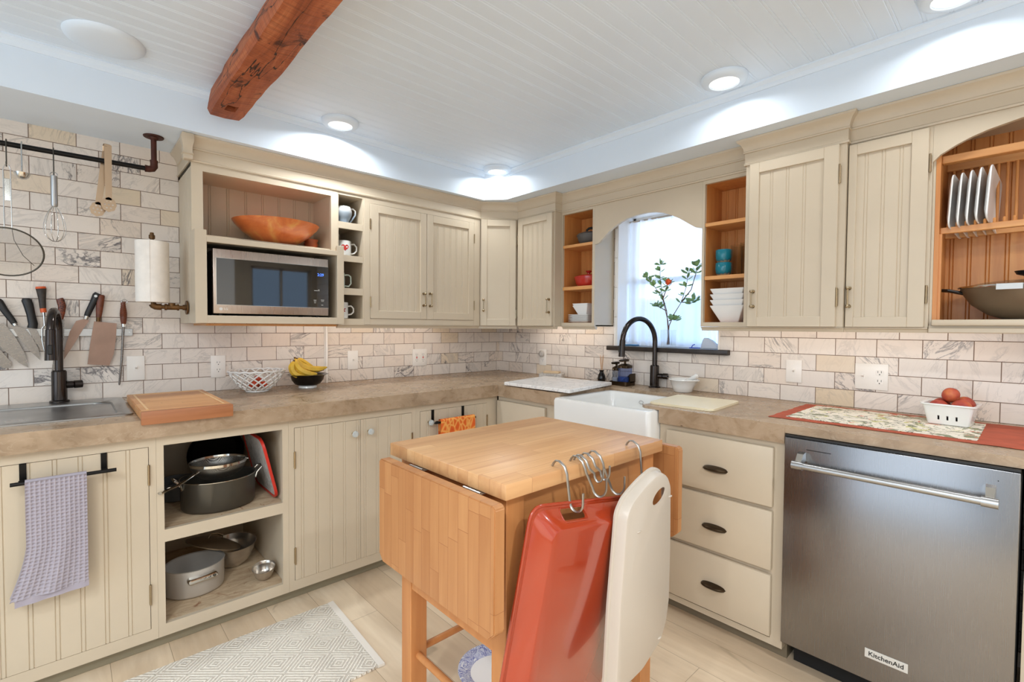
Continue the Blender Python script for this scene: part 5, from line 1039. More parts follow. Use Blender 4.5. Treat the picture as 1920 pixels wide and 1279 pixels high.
random.seed(21); stems = [[(vx, vy, vz + .015), (vx + .004, vy + .006, vz + .12), (vx - .004, vy + .012, vz + .22), (vx - .012, vy + .040, vz + .32), (vx - .006, vy + .058, vz + .42), (vx, vy + .062, vz + .50)],
    [(vx + .008, vy - .004, vz + .015), (vx - .002, vy + .004, vz + .16), (vx - .02, vy + .030, vz + .29), (vx - .022, vy + .085, vz + .37), (vx - .02, vy + .135, vz + .43)],
    [(vx - .006, vy + .004, vz + .015), (vx - .004, vy - .006, vz + .13), (vx - .01, vy - .040, vz + .20), (vx - .008, vy - .085, vz + .27), (vx, vy - .110, vz + .36), (vx, vy - .120, vz + .44)],
    [(vx - .008, vy - .085, vz + .27), (vx, vy - .14, vz + .34), (vx - .006, vy - .17, vz + .43), (vx - .01, vy - .182, vz + .47)],
    [(vx - .02, vy + .030, vz + .29), (vx - .03, vy + .005, vz + .34), (vx - .03, vy - .010, vz + .385)],
    [(vx - .004, vy - .006, vz + .16), (vx - .02, vy - .040, vz + .17), (vx - .025, vy - .058, vz + .165)],
    [(vx - .008, vy - .085, vz + .27), (vx - .02, vy - .15, vz + .26), (vx - .03, vy - .18, vz + .275)],
    [(vx - .004, vy + .012, vz + .22), (vx - .012, vy + .05, vz + .24), (vx - .016, vy + .07, vz + .25)]]
for s_ in stems: m = MB(); m.tube(s_, [.0034 - .0022 * i / (len(s_) - 1) for i in range(len(s_))], 6); obj('stem', m, 'stem', c, 60)
def leafm(m, p, d, L, wd, upv):
    d = d.normalized(); s_ = d.cross(upv).normalized(); n_ = s_.cross(d); P_ = []
    R_ = [(0, 0), (.25, .55), (.55, 1.0), (.8, .85), (1.0, 0)]
    l = [p + d * L * t + s_ * wd * w + n_ * .12 * L * t * t for t, w in R_]; r = [p + d * L * t - s_ * wd * w + n_ * .12 * L * t * t for t, w in R_[1:4]]; mid = [p + d * L * t - n_ * .05 * L + n_ * .12 * L * t * t for t in (.25, .55, .8)]
    b = [tuple(q) for q in l + r + mid]
    m.raw(b, [(0, 1, 8), (1, 2, 9, 8), (2, 3, 10, 9), (3, 4, 10), (0, 8, 5), (8, 9, 6, 5), (9, 10, 7, 6), (10, 4, 7)])
leaves = 0
for si, s_ in enumerate(stems):
    pts = [Vector(p) for p in s_]; tip = pts[-1]
    spots = [(tip, 7)] + [(pts[-2].lerp(tip, .5), 3), (pts[-2], 4)] + ([(pts[-3].lerp(pts[-2], .5), 3), (pts[-3], 3)] if len(pts) > 4 and si < 3 else [])
    for p, n_ in spots:
        if p.z < vz + .14: continue
        m = MB()
        for k in range(n_):
            a = 2 * PI * k / n_ + random.uniform(0, .8); d = Vector((.55 * math.cos(a), math.sin(a), random.uniform(.0, .9))); leafm(m, p + Vector((0, 0, random.uniform(-.008, .008))), d, random.uniform(.034, .050), random.uniform(.0085, .0125), Vector((random.uniform(-.3, .1) - .6, 0, 1)))
        obj('leaf_cluster', m, 'leaf', c, 60)
m = MB(); m.ball((vx - .034, vy - .018, vz + .392), .011, .017, .014, 12, 8)
for k in range(10): a = 2 * PI * k / 10; leafm(m, Vector((vx - .036, vy - .018, vz + .390)), Vector((-.4, math.cos(a), math.sin(a))), .022, .008, Vector((-1, .1, .1)))
obj('blossom', m, 'flower', c, label='orange blossom')
m = MB(MR); m.box(1.186, 1.262, -.10, -.05, 1.1535, 1.162, .002); o = obj('sponge_tray', m, plain('blue_tray', (70, 130, 176), .4)); tag(o, 'small blue tray at the left end of the window sill', 'tray')
m = MB(); m.loft([rr(.085, -1.74, .022, .052, .01, 1.1537), rr(.083, -1.735, .020, .046, .012, 1.175), rr(.080, -1.725, .012, .030, .01, 1.200), rr(.078, -1.715, .004, .012, .003, 1.214)]); o = obj('folded_cloth', m, plain('pale_cloth', (214, 220, 232), .9, bump=.4, bs=60)); tag(o, 'folded pale cloth at the right end of the window sill', 'cloth')
m = MB(); m.tube([(.055, -1.63, 1.1545), (.048, -1.66, 1.1545), (.056, -1.69, 1.1545)], .004, 8, rx=2); m.tube([(.052, -1.64, 1.156), (.05, -1.648, 1.170), (.054, -1.66, 1.176)], .0025, 6); o = obj('blue_ribbon', m, plain('deep_blue_plastic', (36, 66, 190), .35)); tag(o, 'small deep-blue band on the window sill beside the vase', 'band')

# ---------------------------------------------------------------- worktop items
ZC = .9142
# chopping board with a front lip
c = thing('chopping_board', 'thick wooden chopping board with a front lip hooked over the worktop edge', 'cutting board', (-2.27, -.45, ZC))
m = MB(); q = [(-2.425, -.770), (-2.128, -.770), (-2.128, -.190), (-2.425, -.190)]; m.prism(q, 'z', ZC + .0008, .9480); bmesh.ops.bevel(m.bm, geom=list(m.bm.edges), offset=.0025, segments=2, affect='EDGES'); obj('board', m, 'cutboard', c)
m = MB(); m.box(-2.426, -2.127, -.7925, -.7705, .899, .9485, .003, 2); obj('front_lip', m, 'walnutedge', c)
m = MB(); m.box(-2.405, -2.148, -.225, -.2185, .9478, .9492); m.box(-2.405, -2.398, -.74, -.225, .9478, .9492); m.box(-2.155, -2.148, -.74, -.225, .9478, .9492); obj('inlay_line', m, plain('pale_maple_line', (232, 190, 136), .4), c)
# woven ceramic basket
bx, by = -1.873, -.166; random.seed(5)
c = thing('lattice_basket', 'white ceramic lattice basket on the back worktop', 'basket', (bx, by, ZC))
m = MB(); m.lathe([(.044, .001), (.056, .002), (.055, .008), (.050, .012), (.03, .012)], (bx, by, ZC), 36, c0=True, c1=True)
def bp(a, t): r = .050 + (.136 - .050) * (t ** .72); return (bx + r * math.cos(a), by + r * math.sin(a), ZC + .009 + .103 * t ** 1.12)
for k in range(16):
    for s_ in (1, -1): m.tube([bp(2 * PI * k / 16 + s_ * (t_ / 10) * 1.15, t_ / 10) for t_ in range(11)], .0042, 7)
m.tube([(lambda q: (q[0], q[1], q[2] + .002 * math.sin(16 * a)))(bp(a, 1.0)) for a in [2 * PI * k / 96 for k in range(96)]], .0052, 8, closed=True)
obj('lattice', m, 'whitegloss', c, 60)
for i, (dx, dy, dz, r) in enumerate(((-.022, -.012, .042, .026), (.030, -.016, .036, .021), (.012, .026, .038, .023), (.002, -.008, .070, .020))):
    m = MB(); m.ball((bx + dx, by + dy, ZC + dz), r, r, r * .88); o = obj('tomato', m, 'tomato'); tag(o, ('largest orange-red tomato at the left in the lattice basket', 'small red tomato at the right in the lattice basket', 'red tomato at the back of the lattice basket', 'orange tomato on top of the others in the lattice basket')[i], 'tomato', 'tomatoes in the basket')
# bananas in a black bowl
bx, by = -1.607, -.165
c = thing('black_bowl', 'glossy black bowl with a speckled wavy rim on the back worktop', 'bowl', (bx, by, ZC))
m = MB(); m.lathe([(.045, .001), (.050, .001), (.048, .010), (.046, .012)], (bx, by, ZC), 40, c0=True, c1=True); obj('foot', m, 'whitegloss', c)
m = MB(); prof = [(.046, .011), (.068, .022), (.085, .045), (.092, .068), (.104, .076), (.112, .0765), (.104, .079), (.089, .072), (.08, .048), (.062, .028), (.04, .02)]
loops = [[(bx + r * (1 + (.035 * math.sin(9 * a) if r > .1 else 0)) * math.cos(a), by + r * (1 + (.035 * math.sin(9 * a) if r > .1 else 0)) * math.sin(a), ZC + z) for a in [2 * PI * i / 72 for i in range(72)]] for r, z in prof]; m.loft(loops); obj('glazed_body', m, 'blackglaze', c, 50)
def banana(label, pts, rad):
    P_ = [Vector(p) for p in pts]; Q = []; n = len(P_)
    for i in range(25):
        t = i / 24 * (n - 1); k = min(int(t), n - 2); f = t - k; p0 = P_[max(k - 1, 0)]; p1 = P_[k]; p2 = P_[k + 1]; p3 = P_[min(k + 2, n - 1)]
        Q.append(.5 * (2 * p1 + (p2 - p0) * f + (2 * p0 - 5 * p1 + 4 * p2 - p3) * f * f + (3 * p1 - p0 - 3 * p2 + p3) * f ** 3))
    c = thing('banana', label, 'banana', tuple(P_[0]), 'bananas'); R_ = [rad * (.30 if i < 2 else min(1, .35 + .13 * i) if i < 6 else 1 if i < 19 else max(.25, 1 - (i - 18) * .125)) for i in range(25)]
    m = MB(); m.tube(Q, R_, 6); obj('peel', m, 'banana', c, 50)
    m = MB(); m.tube([Q[0] + (Q[0] - Q[1]) * .9, Q[0], Q[1]], [rad * .3, rad * .33, rad * .31], 6); obj('stalk', m, 'stem', c)
    m = MB(); m.tube([Q[-1], Q[-1] + (Q[-1] - Q[-2]) * .5], [rad * .28, rad * .2], 6); obj('tip', m, 'stem', c)
z = ZC
banana('banana lying left in the black bowl, closest to the basket', [(-1.690, -.190, z + .158), (-1.705, -.198, z + .12), (-1.692, -.205, z + .088), (-1.655, -.210, z + .070), (-1.615, -.210, z + .076)], .0175)
banana('banana in the middle of the bunch, curling over the bowl front', [(-1.670, -.170, z + .168), (-1.678, -.195, z + .135), (-1.660, -.212, z + .105), (-1.620, -.222, z + .084), (-1.575, -.222, z + .080)], .0175)
banana('longest banana on top, pointing right over the bowl rim', [(-1.672, -.150, z + .172), (-1.655, -.170, z + .140), (-1.612, -.185, z + .113), (-1.555, -.190, z + .104), (-1.505, -.185, z + .112)], .0175)
banana('banana at the back of the bunch, against the tiles', [(-1.650, -.125, z + .166), (-1.620, -.130, z + .148), (-1.585, -.135, z + .120), (-1.560, -.138, z + .098)], .0155)
# corner: marble board, stone dish
c = thing('marble_board', 'white veined marble board on the worktop left of the apron sink', 'board', (-.45, -1.02, ZC))
m = MB(); m.prism(poly_round([(-.694, -.835), (-.672, -1.335), (-.190, -1.262), (-.240, -.745)], .012, 3), 'z', ZC + .006, .9385); bmesh.ops.bevel(m.bm, geom=[e for e in m.bm.edges if abs(e.verts[0].co.z - e.verts[1].co.z) < .001], offset=.002, segments=1, affect='EDGES'); obj('slab', m, 'marble', c)
m = MB()
for x, y in ((-.64, -.88), (-.62, -1.22), (-.25, -.80), (-.27, -1.2)): m.tube([(x, y, ZC + .0004), (x, y, ZC + .0065)], .01, 10)
obj('feet', m, 'blackplastic', c)
c = thing('stone_soap_dish', 'grey stone dish near the inner corner of the worktop', 'dish', (-.145, -.700, ZC)); a = .55
m = MB(); m.loft([rr(-.120, -.700, .062, .078, .012, ZC + .0005, 4, 'z', a), rr(-.120, -.700, .066, .082, .012, ZC + .004, 4, 'z', a), rr(-.120, -.700, .066, .082, .012, ZC + .030, 4, 'z', a), rr(-.120, -.700, .060, .076, .010, ZC + .034, 4, 'z', a)]); obj('dish_body', m, 'stone', c)
m = MB(); m.loft([rr(-.120, -.700, .035, .055, .006, ZC + .0345, 3, 'z', a), rr(-.120, -.700, .037, .057, .006, ZC + .040, 3, 'z', a), rr(-.120, -.700, .035, .055, .006, ZC + .046, 3, 'z', a)]); o = obj('wooden_soap_block', m, plain('pale_wood_block', (214, 184, 146), .6)); tag(o, 'pale wooden block lying on the grey stone dish', 'block')
# reed diffuser
x, y = -.052, -1.078; c = thing('reed_diffuser', 'small glossy black jug holding wooden diffuser reeds', 'diffuser', (x, y, ZC))
m = MB(); m.lathe([(.020, .0005), (.024, .003), (.027, .022), (.022, .045), (.013, .062), (.013, .070), (.018, .078), (.010, .078), (.009, .06)], (x, y, ZC), 28, c0=True, c1=True); m.tube([(x - .010, y - .010, ZC + .068), (x - .016, y - .024, ZC + .062), (x - .012, y - .030, ZC + .04), (x - .008, y - .024, ZC + .020)], .0045, 8); obj('jug', m, 'blackglaze', c, 60)
for k in range(6): a = k * 1.05; m = MB(); m.tube([(x, y, ZC + .03), (x + .012 * math.cos(a), y + .012 * math.sin(a), ZC + .165 + .006 * (k % 3))], .0015, 5); obj('reed', m, 'reed', c)
# soap dispensers in a caddy
x, y = -.095, -1.268; M['clearblue'] = glass('blue_tinted_bottle', (205, 215, 240)); M['clearbottle'] = glass('clear_bottle', (216, 220, 226))
c = thing('soap_caddy', 'dark caddy beside the faucet holding two pump bottles', 'caddy', (x, y, ZC))
m = MB(); m.loft([rr(x, y, .050, .062, .014, ZC + .0005), rr(x, y, .052, .064, .014, ZC + .004), rr(x, y, .052, .064, .014, ZC + .026), rr(x, y, .048, .060, .012, ZC + .026), rr(x, y, .046, .058, .012, ZC + .010)]); m.prism([(y - .064, ZC + .02), (y + .0, ZC + .02), (y - .040, ZC + .055), (y - .064, ZC + .075)], 'x', x - .012, x + .046); obj('tray', m, 'bronze', c)
def pump(label, px, py, hx, hy, h, mat_, col):
    c = thing('soap_dispenser', label, 'soap dispenser', (px, py, ZC + .011), 'pump bottles in the caddy'); z0 = ZC + .0115
    m = MB(); m.loft([rr(px, py, hx, hy, .008, z0), rr(px, py, hx, hy, .008, z0 + h)]); obj('bottle', m, mat_, c)
    m = MB(); m.loft([rr(px, py, hx - .002, hy - .002, .006, z0 + .002), rr(px, py, hx - .002, hy - .002, .006, z0 + h * .45)]); obj('liquid_soap', m, col, c)
    m = MB(); m.loft([rr(px, py, hx + .001, hy + .001, .008, z0 + h), rr(px, py, hx + .001, hy + .001, .008, z0 + h + .016), rr(px, py, hx * .5, hy * .5, .006, z0 + h + .026)]); m.tube([(px, py, z0 + h + .02), (px, py, z0 + h + .042)], .007, 10); m.loft([rr(px - .010, py, hx + .006, .012, .005, z0 + h + .040), rr(px - .012, py, hx + .010, .013, .005, z0 + h + .050), rr(px - .006, py, hx, .010, .004, z0 + h + .054)]); obj('pump_head', m, 'bronze', c)
    m = MB(); m.tube([(px - hx + .004, py, z0 + h + .010), (px - hx - .012, py, z0 + h + .008)], .004, 8); obj('spout', m, 'nickel', c)
pump('larger blue-tinted pump bottle, right one in the caddy', x - .004, y - .022, .030, .034, .096, 'clearblue', 'rubberblue')
pump('smaller clear pump bottle, left one in the caddy', x - .008, y + .038, .022, .019, .078, 'clearbottle', plain('milky_soap', (190, 190, 196), .3))
# mortar and pestle
x, y = -.100, -1.672; c = thing('mortar', 'white ceramic mortar on the worktop right of the faucet', 'mortar', (x, y, ZC))
m = MB(); prof = [(.046, .0006), (.050, .003), (.058, .030), (.070, .064), (.078, .068), (.077, .073), (.066, .072), (.052, .030), (.035, .014)]
m.loft([[(x + r * math.cos(a), y + r * (1.0 + (.22 * max(0, math.cos(a + PI / 2)) ** 12 if z_ > .05 else 0)) * math.sin(a), ZC + z_) for a in [2 * PI * i / 48 for i in range(48)]] for r, z_ in prof]); obj('bowl', m, 'whitegloss', c, 60)
m = MB(); m.tube([(x + .01, y + .030, ZC + .032), (x, y - .02, ZC + .060), (x - .006, y - .060, ZC + .083), (x - .010, y - .084, ZC + .097), (x - .011, y - .090, ZC + .100)], [.014, .012, .0115, .013, .008], 14); o = obj('pestle', m, 'whitegloss', None, 60); tag(o, 'white ceramic pestle leaning in the mortar', 'pestle')
# cream board over the sink end
m = MB(); m.prism(poly_round([(-.286, -1.745), (-.270, -2.052), (-.612, -2.078), (-.624, -1.778)], .022, 5), 'z', ZC + .0005, ZC + .0105); bmesh.ops.bevel(m.bm, geom=[e for e in m.bm.edges if abs(e.verts[0].co.z - e.verts[1].co.z) < .001], offset=.002, segments=2, affect='EDGES')
o = obj('cream_cutting_board', m, 'creamboard'); tag(o, 'thin cream cutting board on the worktop right of the apron sink', 'cutting board')
# runner
c = thing('table_runner', 'terracotta-bordered botanical print cloth on the worktop above the dishwasher', 'table runner', (-.3, -2.63, ZC)); random.seed(9)
def sheet(m, x0, x1, y0, y1, z0, nx, ny, wob, jit=.002, t=.0012):
    g = lambda i, j: (x0 + (x1 - x0) * i / nx + (jit * math.sin(j * 1.3 + x0 * 40) if i in (0, nx) else 0), y0 + (y1 - y0) * j / ny + (jit * math.sin(i * 1.7) if j in (0, ny) else 0))
    V = []
    for lay in (0, 1):
        for i in range(nx + 1):
            for j in range(ny + 1): x_, y_ = g(i, j); V.append((x_, y_, z0 + lay * t + wob * (.5 + .5 * math.sin(x_ * 31 + y_ * 9) * math.sin(y_ * 23))))
    n = (nx + 1) * (ny + 1); I = lambda i, j, l: l * n + i * (ny + 1) + j; F = []
    for i in range(nx):
        for j in range(ny): F += [(I(i, j, 1), I(i + 1, j, 1), I(i + 1, j + 1, 1), I(i, j + 1, 1)), (I(i, j, 0), I(i, j + 1, 0), I(i + 1, j + 1, 0), I(i + 1, j, 0))]
    for i in range(nx): F += [(I(i, 0, 0), I(i + 1, 0, 0), I(i + 1, 0, 1), I(i, 0, 1)), (I(i, ny, 0), I(i, ny, 1), I(i + 1, ny, 1), I(i + 1, ny, 0))]
    for j in range(ny): F += [(I(0, j, 0), I(0, j, 1), I(0, j + 1, 1), I(0, j + 1, 0)), (I(nx, j, 0), I(nx, j + 1, 0), I(nx, j + 1, 1), I(nx, j, 1))]
    m.raw(V, F)
m = MB(); sheet(m, -.545, -.062, -2.985, -2.275, ZC + .0004, 24, 40, .0016); obj('border_cloth', m, 'terracotta', c, 60)
m = MB(); sheet(m, -.500, -.098, -2.880, -2.325, ZC + .0019, 24, 40, .0016, .001); obj('printed_field', m, 'botanical', c, 60, label='white field printed with leaves and fruit')
# berry basket with peaches
bx, by, bz = -.205, -2.790, ZC + .0058; a = -.07
c = thing('berry_basket', 'white ceramic berry basket on the table runner', 'basket', (bx, by, bz))
m = MB(); m.loft([rr(bx, by, .050, .056, .010, bz, 4, 'z', a), rr(bx, by, .052, .058, .010, bz + .002, 4, 'z', a), rr(bx, by, .066, .071, .010, bz + .070, 4, 'z', a), rr(bx, by, .073, .078, .012, bz + .073, 4, 'z', a), rr(bx, by, .073, .078, .012, bz + .078, 4, 'z', a), rr(bx, by, .063, .068, .008, bz + .076, 4, 'z', a), rr(bx, by, .047, .053, .008, bz + .006, 4, 'z', a)])
b_ = obj('basket_body', m, 'whitegloss', c, 40)
k = MB(Matrix.Translation((bx, by, bz)) @ Matrix.Rotation(a, 4, 'Z'))
for t_ in (-.025, 0, .025): k.box(-.075, -.04, t_ - .0028, t_ + .0028, .018, .034); k.box(.04, .075, t_ - .0028, t_ + .0028, .018, .034); k.box(t_ - .0028, t_ + .0028, -.08, -.045, .018, .034)
k.bm.transform(Matrix.Translation(Vector(ORG[c.name]) * -1)); cut(b_, k)
m = MB(Matrix.Translation((bx, by, bz)) @ Matrix.Rotation(a, 4, 'Z')); m.box(-.046, .046, -.05, .05, .0065, .016); obj('shade_block', m, 'dark', c)  # dark block that paints in the shade at the bottom of the basket
for i, (dx, dy, dz, r) in enumerate(((-.029, .032, .062, .029), (-.030, -.030, .064, .032), (.030, .030, .062, .028), (.032, -.036, .070, .032), (.004, .002, .106, .028))):
    m = MB(); m.ball((0, 0, 0), r, r, r * .94, 24, 16); c = thing('peach', ('peach at the front left of the berry basket', 'largest dark-red peach at the front of the berry basket', 'peach at the back left of the berry basket', 'orange-red peach standing highest at the back right of the berry basket', 'small peach lying on top of the others')[i], 'peach', (bx + dx, by + dy, bz + dz), 'peaches')
    for v in m.bm.verts:
        q = v.co; an = math.atan2(q.y, q.x); cr = math.exp(-(an / .16) ** 2); v.co = q * (1 - .05 * cr); v.co.z -= .10 * r * math.exp(-(q.x ** 2 + q.y ** 2) / (r * .3) ** 2) * (1 if q.z > 0 else -1)
    o = obj('skin', m, 'peach', None, 80); o.parent = c; c.rotation_euler = (i * .7, i * 1.1, i * 2.0)

# ---------------------------------------------------------------- cookware in the open base cabinet
S1, S2 = .4745, .1085
c = thing('stock_pot', 'large oval dark-grey pot with steel handles on the upper base shelf', 'pot', (-2.115, -.575, S1)); x, y = -2.135, -.560
m = MB(); m.lathe([(.130, .0005), (.138, .004), (.142, .012), (.144, .128), (.147, .131), (.144, .132), (.139, .128), (.137, .014), (.12, .008)], (x, y, S1), 48, 1.0, .86, c0=True, c1=True); obj('pot_body', m, 'steel_d', c, 40)
m = MB(); m.lathe([(.1445, .127), (.1475, .130), (.1475, .132), (.144, .1325)], (x, y, S1), 48, 1.0, .86); obj('steel_rim', m, 'chrome', c)
for s_ in (-1, 1): m = MB(); px = x + s_ * .140; m.tube([(px, y - .030, S1 + .10), (px + s_ * .006, y - .030, S1 + .122), (px + s_ * .026, y - .028, S1 + .142), (px + s_ * .032, y, S1 + .147), (px + s_ * .026, y + .028, S1 + .142), (px + s_ * .006, y + .030, S1 + .122), (px, y + .030, S1 + .10)], .0042, 8); obj('loop_handle', m, 'chrome', c)
c = thing('wire_strainer', 'round fine-mesh strainer with a long handle resting in the oval pot', 'strainer', (-2.13, -.57, .60)); x, y, z = -2.138, -.570, .668
m = MB(); m.lathe([(.108, -.006), (.111, -.005), (.111, .006), (.108, .007), (.1065, .0)], (x, y, z), 48, 1.0, .9); obj('rim', m, 'chrome', c)
m = MB(); m.lathe([(.107, -.004), (.104, -.02), (.092, -.042), (.066, -.062), (.03, -.070), (.001, -.071)], (x, y, z), 40, 1.0, .9); obj('mesh_bowl', m, 'mesh', c, 60)
m = MB(); m.tube([(x - .085, y - .050, z - .020), (x - .130, y - .080, z - .036), (x - .172, y - .134, z - .040), (x - .232, y - .186, z - .041)], [.004, .004, .0045, .0055], 10, rx=1.8); obj('handle', m, 'chrome', c); m = MB(); m.tube([(x + .105, y + .02, z), (x + .118, y + .03, z - .002), (x + .116, y - .015, z - .002), (x + .105, y - .01, z)], .0025, 6); obj('rest_loop', m, 'chrome', c)
c = thing('dark_saucepan', 'small dark saucepan behind the oval pot at the left', 'pan', (-2.27, -.33, S1))
m = MB(); m.lathe([(.075, .0005), (.080, .004), (.082, .080), (.084, .082), (.080, .082), (.076, .01)], (-2.255, -.33, S1), 36, c0=True, c1=True); obj('pan_body', m, 'castiron', c, 40)
m = MB(); m.tube([(-2.285, -.40, S1 + .072), (-2.30, -.44, S1 + .08), (-2.305, -.475, S1 + .085)], .006, 8, rx=1.6); obj('handle', m, 'chrome', c)
c = thing('frying_pan', 'black frying pan standing on edge at the back of the upper base shelf', 'pan', (-2.08, -.16, S1))
T_ = Matrix.Translation((-2.06, -.11, S1 + .135)) @ Matrix.Rotation(math.radians(98), 4, 'X')
m = MB(T_); m.lathe([(.10, -.02), (.105, -.019), (.128, .016), (.130, .018), (.126, .018), (.10, -.014)], (0, 0, 0), 40, c0=True, c1=True); obj('pan_body', m, 'black', c, 40)
m = MB(); m.tube([(-2.02, -.145, S1 + .225), (-1.98, -.26, S1 + .265), (-1.96, -.38, S1 + .285)], .008, 8, rx=1.6); obj('handle', m, 'brownwood', c)
c = thing('red_lid', 'flat lid with a red silicone rim leaning at the right of the upper base shelf', 'lid', (-1.95, -.5, S1))
T_ = Matrix.Translation((-1.958, -.520, S1 + .148)) @ Matrix.Rotation(math.radians(-13), 4, 'Y') @ Matrix.Rotation(PI / 2, 4, 'Y')
m = MB(T_); m.loft([rr(0, 0, .136, .157, .045, -.005), rr(0, 0, .144, .165, .05, -.008), rr(0, 0, .146, .167, .05, -.006), rr(0, 0, .146, .167, .05, .004), rr(0, 0, .138, .159, .045, .006), rr(0, 0, .136, .157, .045, .001)], False, False); obj('silicone_rim', m, 'redrubber', c)
m = MB(T_); m.loft([rr(0, 0, .136, .157, .045, .0005), rr(0, 0, .136, .157, .045, -.004)]); obj('clear_panel', m, 'stone', c)
# lower shelf
x, y = -2.222, -.512; c = thing('steel_casserole', 'oval brushed-steel pot with an embossed handle on the lower base shelf', 'pot', (x, y, S2))
m = MB(); m.lathe([(.100, .0005), (.108, .004), (.112, .012), (.113, .116), (.116, .119), (.113, .120), (.108, .116), (.107, .014), (.09, .006)], (x, y, S2), 48, 1.0, .90, c0=True, c1=True); obj('pot_body', m, 'alum', c, 40)
T_ = Matrix.Translation((x + .012, y - .1035, S2 + .082)) @ Matrix.Rotation(math.radians(4), 4, 'Z')
m = MB(T_); m.loft([[(p[0], yy, p[1] + .004 * math.sin(p[0] * 60)) for p in rr(0, 0, .056 - d, .013 - d, .012 - d, 0, 6)] for yy, d in ((.012, 0), (-.008, 0), (-.014, .003), (-.015, .006))]); h = obj('side_handle', m, 'chrome', c)
T2 = Matrix.Translation((x + .014, y - .1185, S2 + .083)) @ Matrix(((1, 0, 0, 0), (0, 0, -1, 0), (0, 1, 0, 0), (0, 0, 0, 1)))
m = MB(T2)
for k in range(9): m.tube([(-.024 + k * .006, -.003, 0), (-.022 + k * .006, .003 * ((k % 3) - .5), 0)], .0010, 5)
m.ball((.040, .002, 0), .006, .006, .001, 12, 6); obj('embossed_script', m, 'steel_d', h)
c = thing('domed_pot_cover', 'dark brown-tinted steel lid resting slantwise on the oval steel pot', 'lid', (-2.14, -.42, S2 + .11)); T_ = Matrix.Translation((-2.130, -.415, S2 + .138)) @ Matrix.Rotation(math.radians(20), 4, 'Y') @ Matrix.Rotation(math.radians(-5), 4, 'X')
m = MB(T_); m.lathe([(.110, -.004), (.116, -.003), (.116, .001), (.106, .006), (.07, .018), (.02, .024), (.0005, .0245)], (0, 0, 0), 44); obj('domed_cover', m, 'wokgrey', c, 50)
m = MB(T_); m.tube([(-.03, 0, .022), (-.026, 0, .040), (0, 0, .046), (.026, 0, .040), (.03, 0, .022)], .004, 8, rx=1.5); obj('handle', m, 'chrome', c)
def mixbowl(label, x, y, z, R_, h, tilt=(0, 0)):
    c = thing('mixing_bowl', label, 'bowl', (x, y, z), 'steel bowls on the lower shelf'); m = MB(); m.lathe([(R_ * .42, .0008), (R_ * .5, .003), (R_ * .78, h * .32), (R_ * .94, h * .72), (R_, h * .97), (R_ * 1.035, h), (R_ * .99, h * .98), (R_ * .92, h * .72), (R_ * .74, h * .34), (R_ * .4, .006)], (0, 0, 0), 44, c0=True, c1=True)
    o = obj('bowl_shell', m, 'bowlsteel', None, 50); o.parent = c; c.rotation_euler = (tilt[0], tilt[1], 0)
mixbowl('larger steel mixing bowl at the back of the lower base shelf', -2.045, -.375, S2, .100, .110, (math.radians(4), 0))
mixbowl('small steel bowl at the front right of the lower base shelf', -1.972, -.628, S2 + .003, .047, .058, (math.radians(10), math.radians(-5)))

# ---------------------------------------------------------------- towel rails and towels
def rail(label, x0, x1, bz, straps, yb=-.790, zt=.806):
    c = thing('over_door_rail', label, 'towel rail', ((x0 + x1) / 2, yb, bz), 'over-door towel rails'); m = MB(); m.tube([(x0, yb, bz), (x1, yb, bz)], .0065, 12); obj('bar', m, 'black', c)
    for u in straps: m = MB(); w = .0085; m.box(u - w, u + w, yb + .0065, yb + .0095, bz - .008, bz + .008); m.box(u - w, u + w, yb + .006, -.7385, bz - .008, bz - .005); m.box(u - w, u + w, -.7405, -.7385, bz - .008, zt); m.box(u - w, u + w, -.7405, -.714, zt - .0015, zt + .0005); obj('strap', m, 'black', c)
    return c
rail('black over-door towel rail holding the grey waffle towel', -2.762, -2.498, .752, (-2.735, -2.530))
rail('black over-door towel rail near the corner holding the orange towel', -1.150, -.872, .742, (-1.134, -.926))
# waffle towel: real cell relief
c = thing('waffle_towel', 'grey waffle-weave hand towel hanging on the left towel rail', 'towel', (-2.655, -.79, .36))
def towel_sheet(x0, x1, ztop, zb0, zb1, yf, nx, ny, relief, flare=0.0, cell=.0095):
    V = []
    for j in range(ny + 1):
        t = j / ny
        for i in range(nx + 1):
            s_ = i / nx; zb = zb0 + (zb1 - zb0) * s_; z = ztop + (zb - ztop) * t; x = x0 + (x1 - x0) * s_ - flare * (max(0, t - .55) ** 1.5) * 3 * (1 - s_)
            y = yf + .004 * math.sin(s_ * 7 + 1) * t + .003 * math.sin(s_ * 15 + t * 3) * t
            if relief: cx2 = math.cos(2 * PI * (s_ * (x1 - x0)) / cell); cz2 = math.cos(2 * PI * ((ztop - z)) / cell); y -= relief * (max(cx2, cz2) * .5 + .5)
            V.append((x, y, z))
    return V
nx, ny = 92, 230; ins = lambda nx, ny: [(j * (nx + 1) + i, j * (nx + 1) + i + 1, (j + 1) * (nx + 1) + i + 1, (j + 1) * (nx + 1) + i) for j in range(ny) for i in range(nx)]
m = MB(); m.raw(towel_sheet(-2.728, -2.578, .7575, .375, .385, -.8015, nx, ny, .0062, .045, .0118), ins(nx, ny))
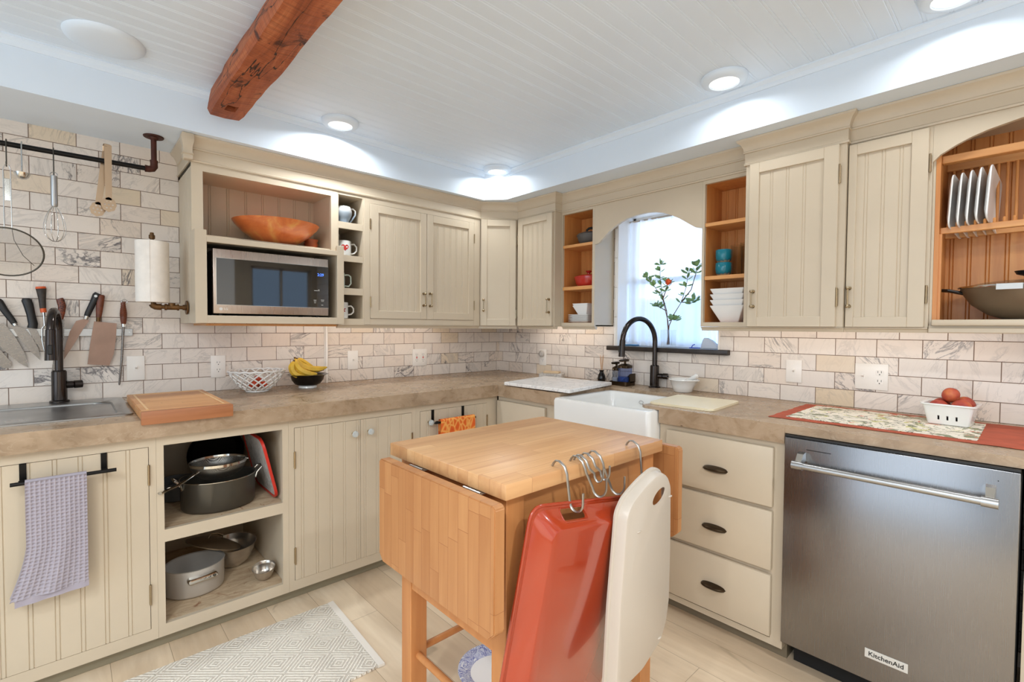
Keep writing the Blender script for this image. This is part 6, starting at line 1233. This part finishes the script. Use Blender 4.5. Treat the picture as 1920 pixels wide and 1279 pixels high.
m.raw(towel_sheet(-2.728, -2.578, .7575, .385, .395, -.7975, 8, 20, 0, .045), ins(8, 20)); obj('front_layer', m, 'waffle', c, 80)
m = MB(); m.raw(towel_sheet(-2.722, -2.584, .7575, .370, .392, -.779, 30, 60, .002, .035, .012), ins(30, 60)); m.raw([(-2.728, -.7990, .756), (-2.578, -.7990, .756), (-2.578, -.795, .7615), (-2.728, -.795, .7615), (-2.578, -.786, .7620), (-2.728, -.786, .7620), (-2.580, -.7785, .7565), (-2.724, -.7785, .7565)], [(0, 1, 2, 3), (3, 2, 4, 5), (5, 4, 6, 7)]); obj('back_layer', m, 'waffle', c, 60)
m = MB()
for (xa, xb, za, zb_, y) in ((-2.757, -2.577, .354, .367, -.803), (-2.742, -2.600, .345, .372, -.779)): 
    n = 16; V = [(xa + (xb - xa) * i / n, y + .002 * math.sin(i * 1.2) + d, za + (zb_ - za) * i / n + k) for d, k in ((0, 0), (0, .024), (.0025, .024), (.0025, 0)) for i in range(n + 1)]; m.raw(V, [(l * (n + 1) + i, l * (n + 1) + i + 1, ((l + 1) % 4) * (n + 1) + i + 1, ((l + 1) % 4) * (n + 1) + i) for l in range(4) for i in range(n)])
obj('hem', m, 'hem', c, 50)
m = MB(); n1, n2 = 40, 20; V = []
for j in range(n2 + 1):
    for i in range(n1 + 1): s_ = i / n1; t = j / n2; V.append((-1.122 + .238 * s_, -.8005 - .006 * math.sin(s_ * 14) * t - .002, .7500 - .30 * t))
m.raw(V, ins(n1, n2)); V = []
for j in range(9):
    a = PI * j / 8
    for i in range(n1 + 1): s_ = i / n1; V.append((-1.122 + .238 * s_, -.790 - .0125 * math.cos(a) , .7485 + .0105 * math.sin(a) + .001))
m.raw(V, ins(n1, 8)); V = []
for j in range(n2 + 1):
    for i in range(n1 + 1): s_ = i / n1; t = j / n2; V.append((-1.122 + .238 * s_, -.7775 , .7485 - .28 * t))
m.raw(V, ins(n1, n2)); o = obj('orange_towel', m, 'orangetowel', None, 60); tag(o, 'orange patterned towel hanging on the rail near the corner', 'towel')
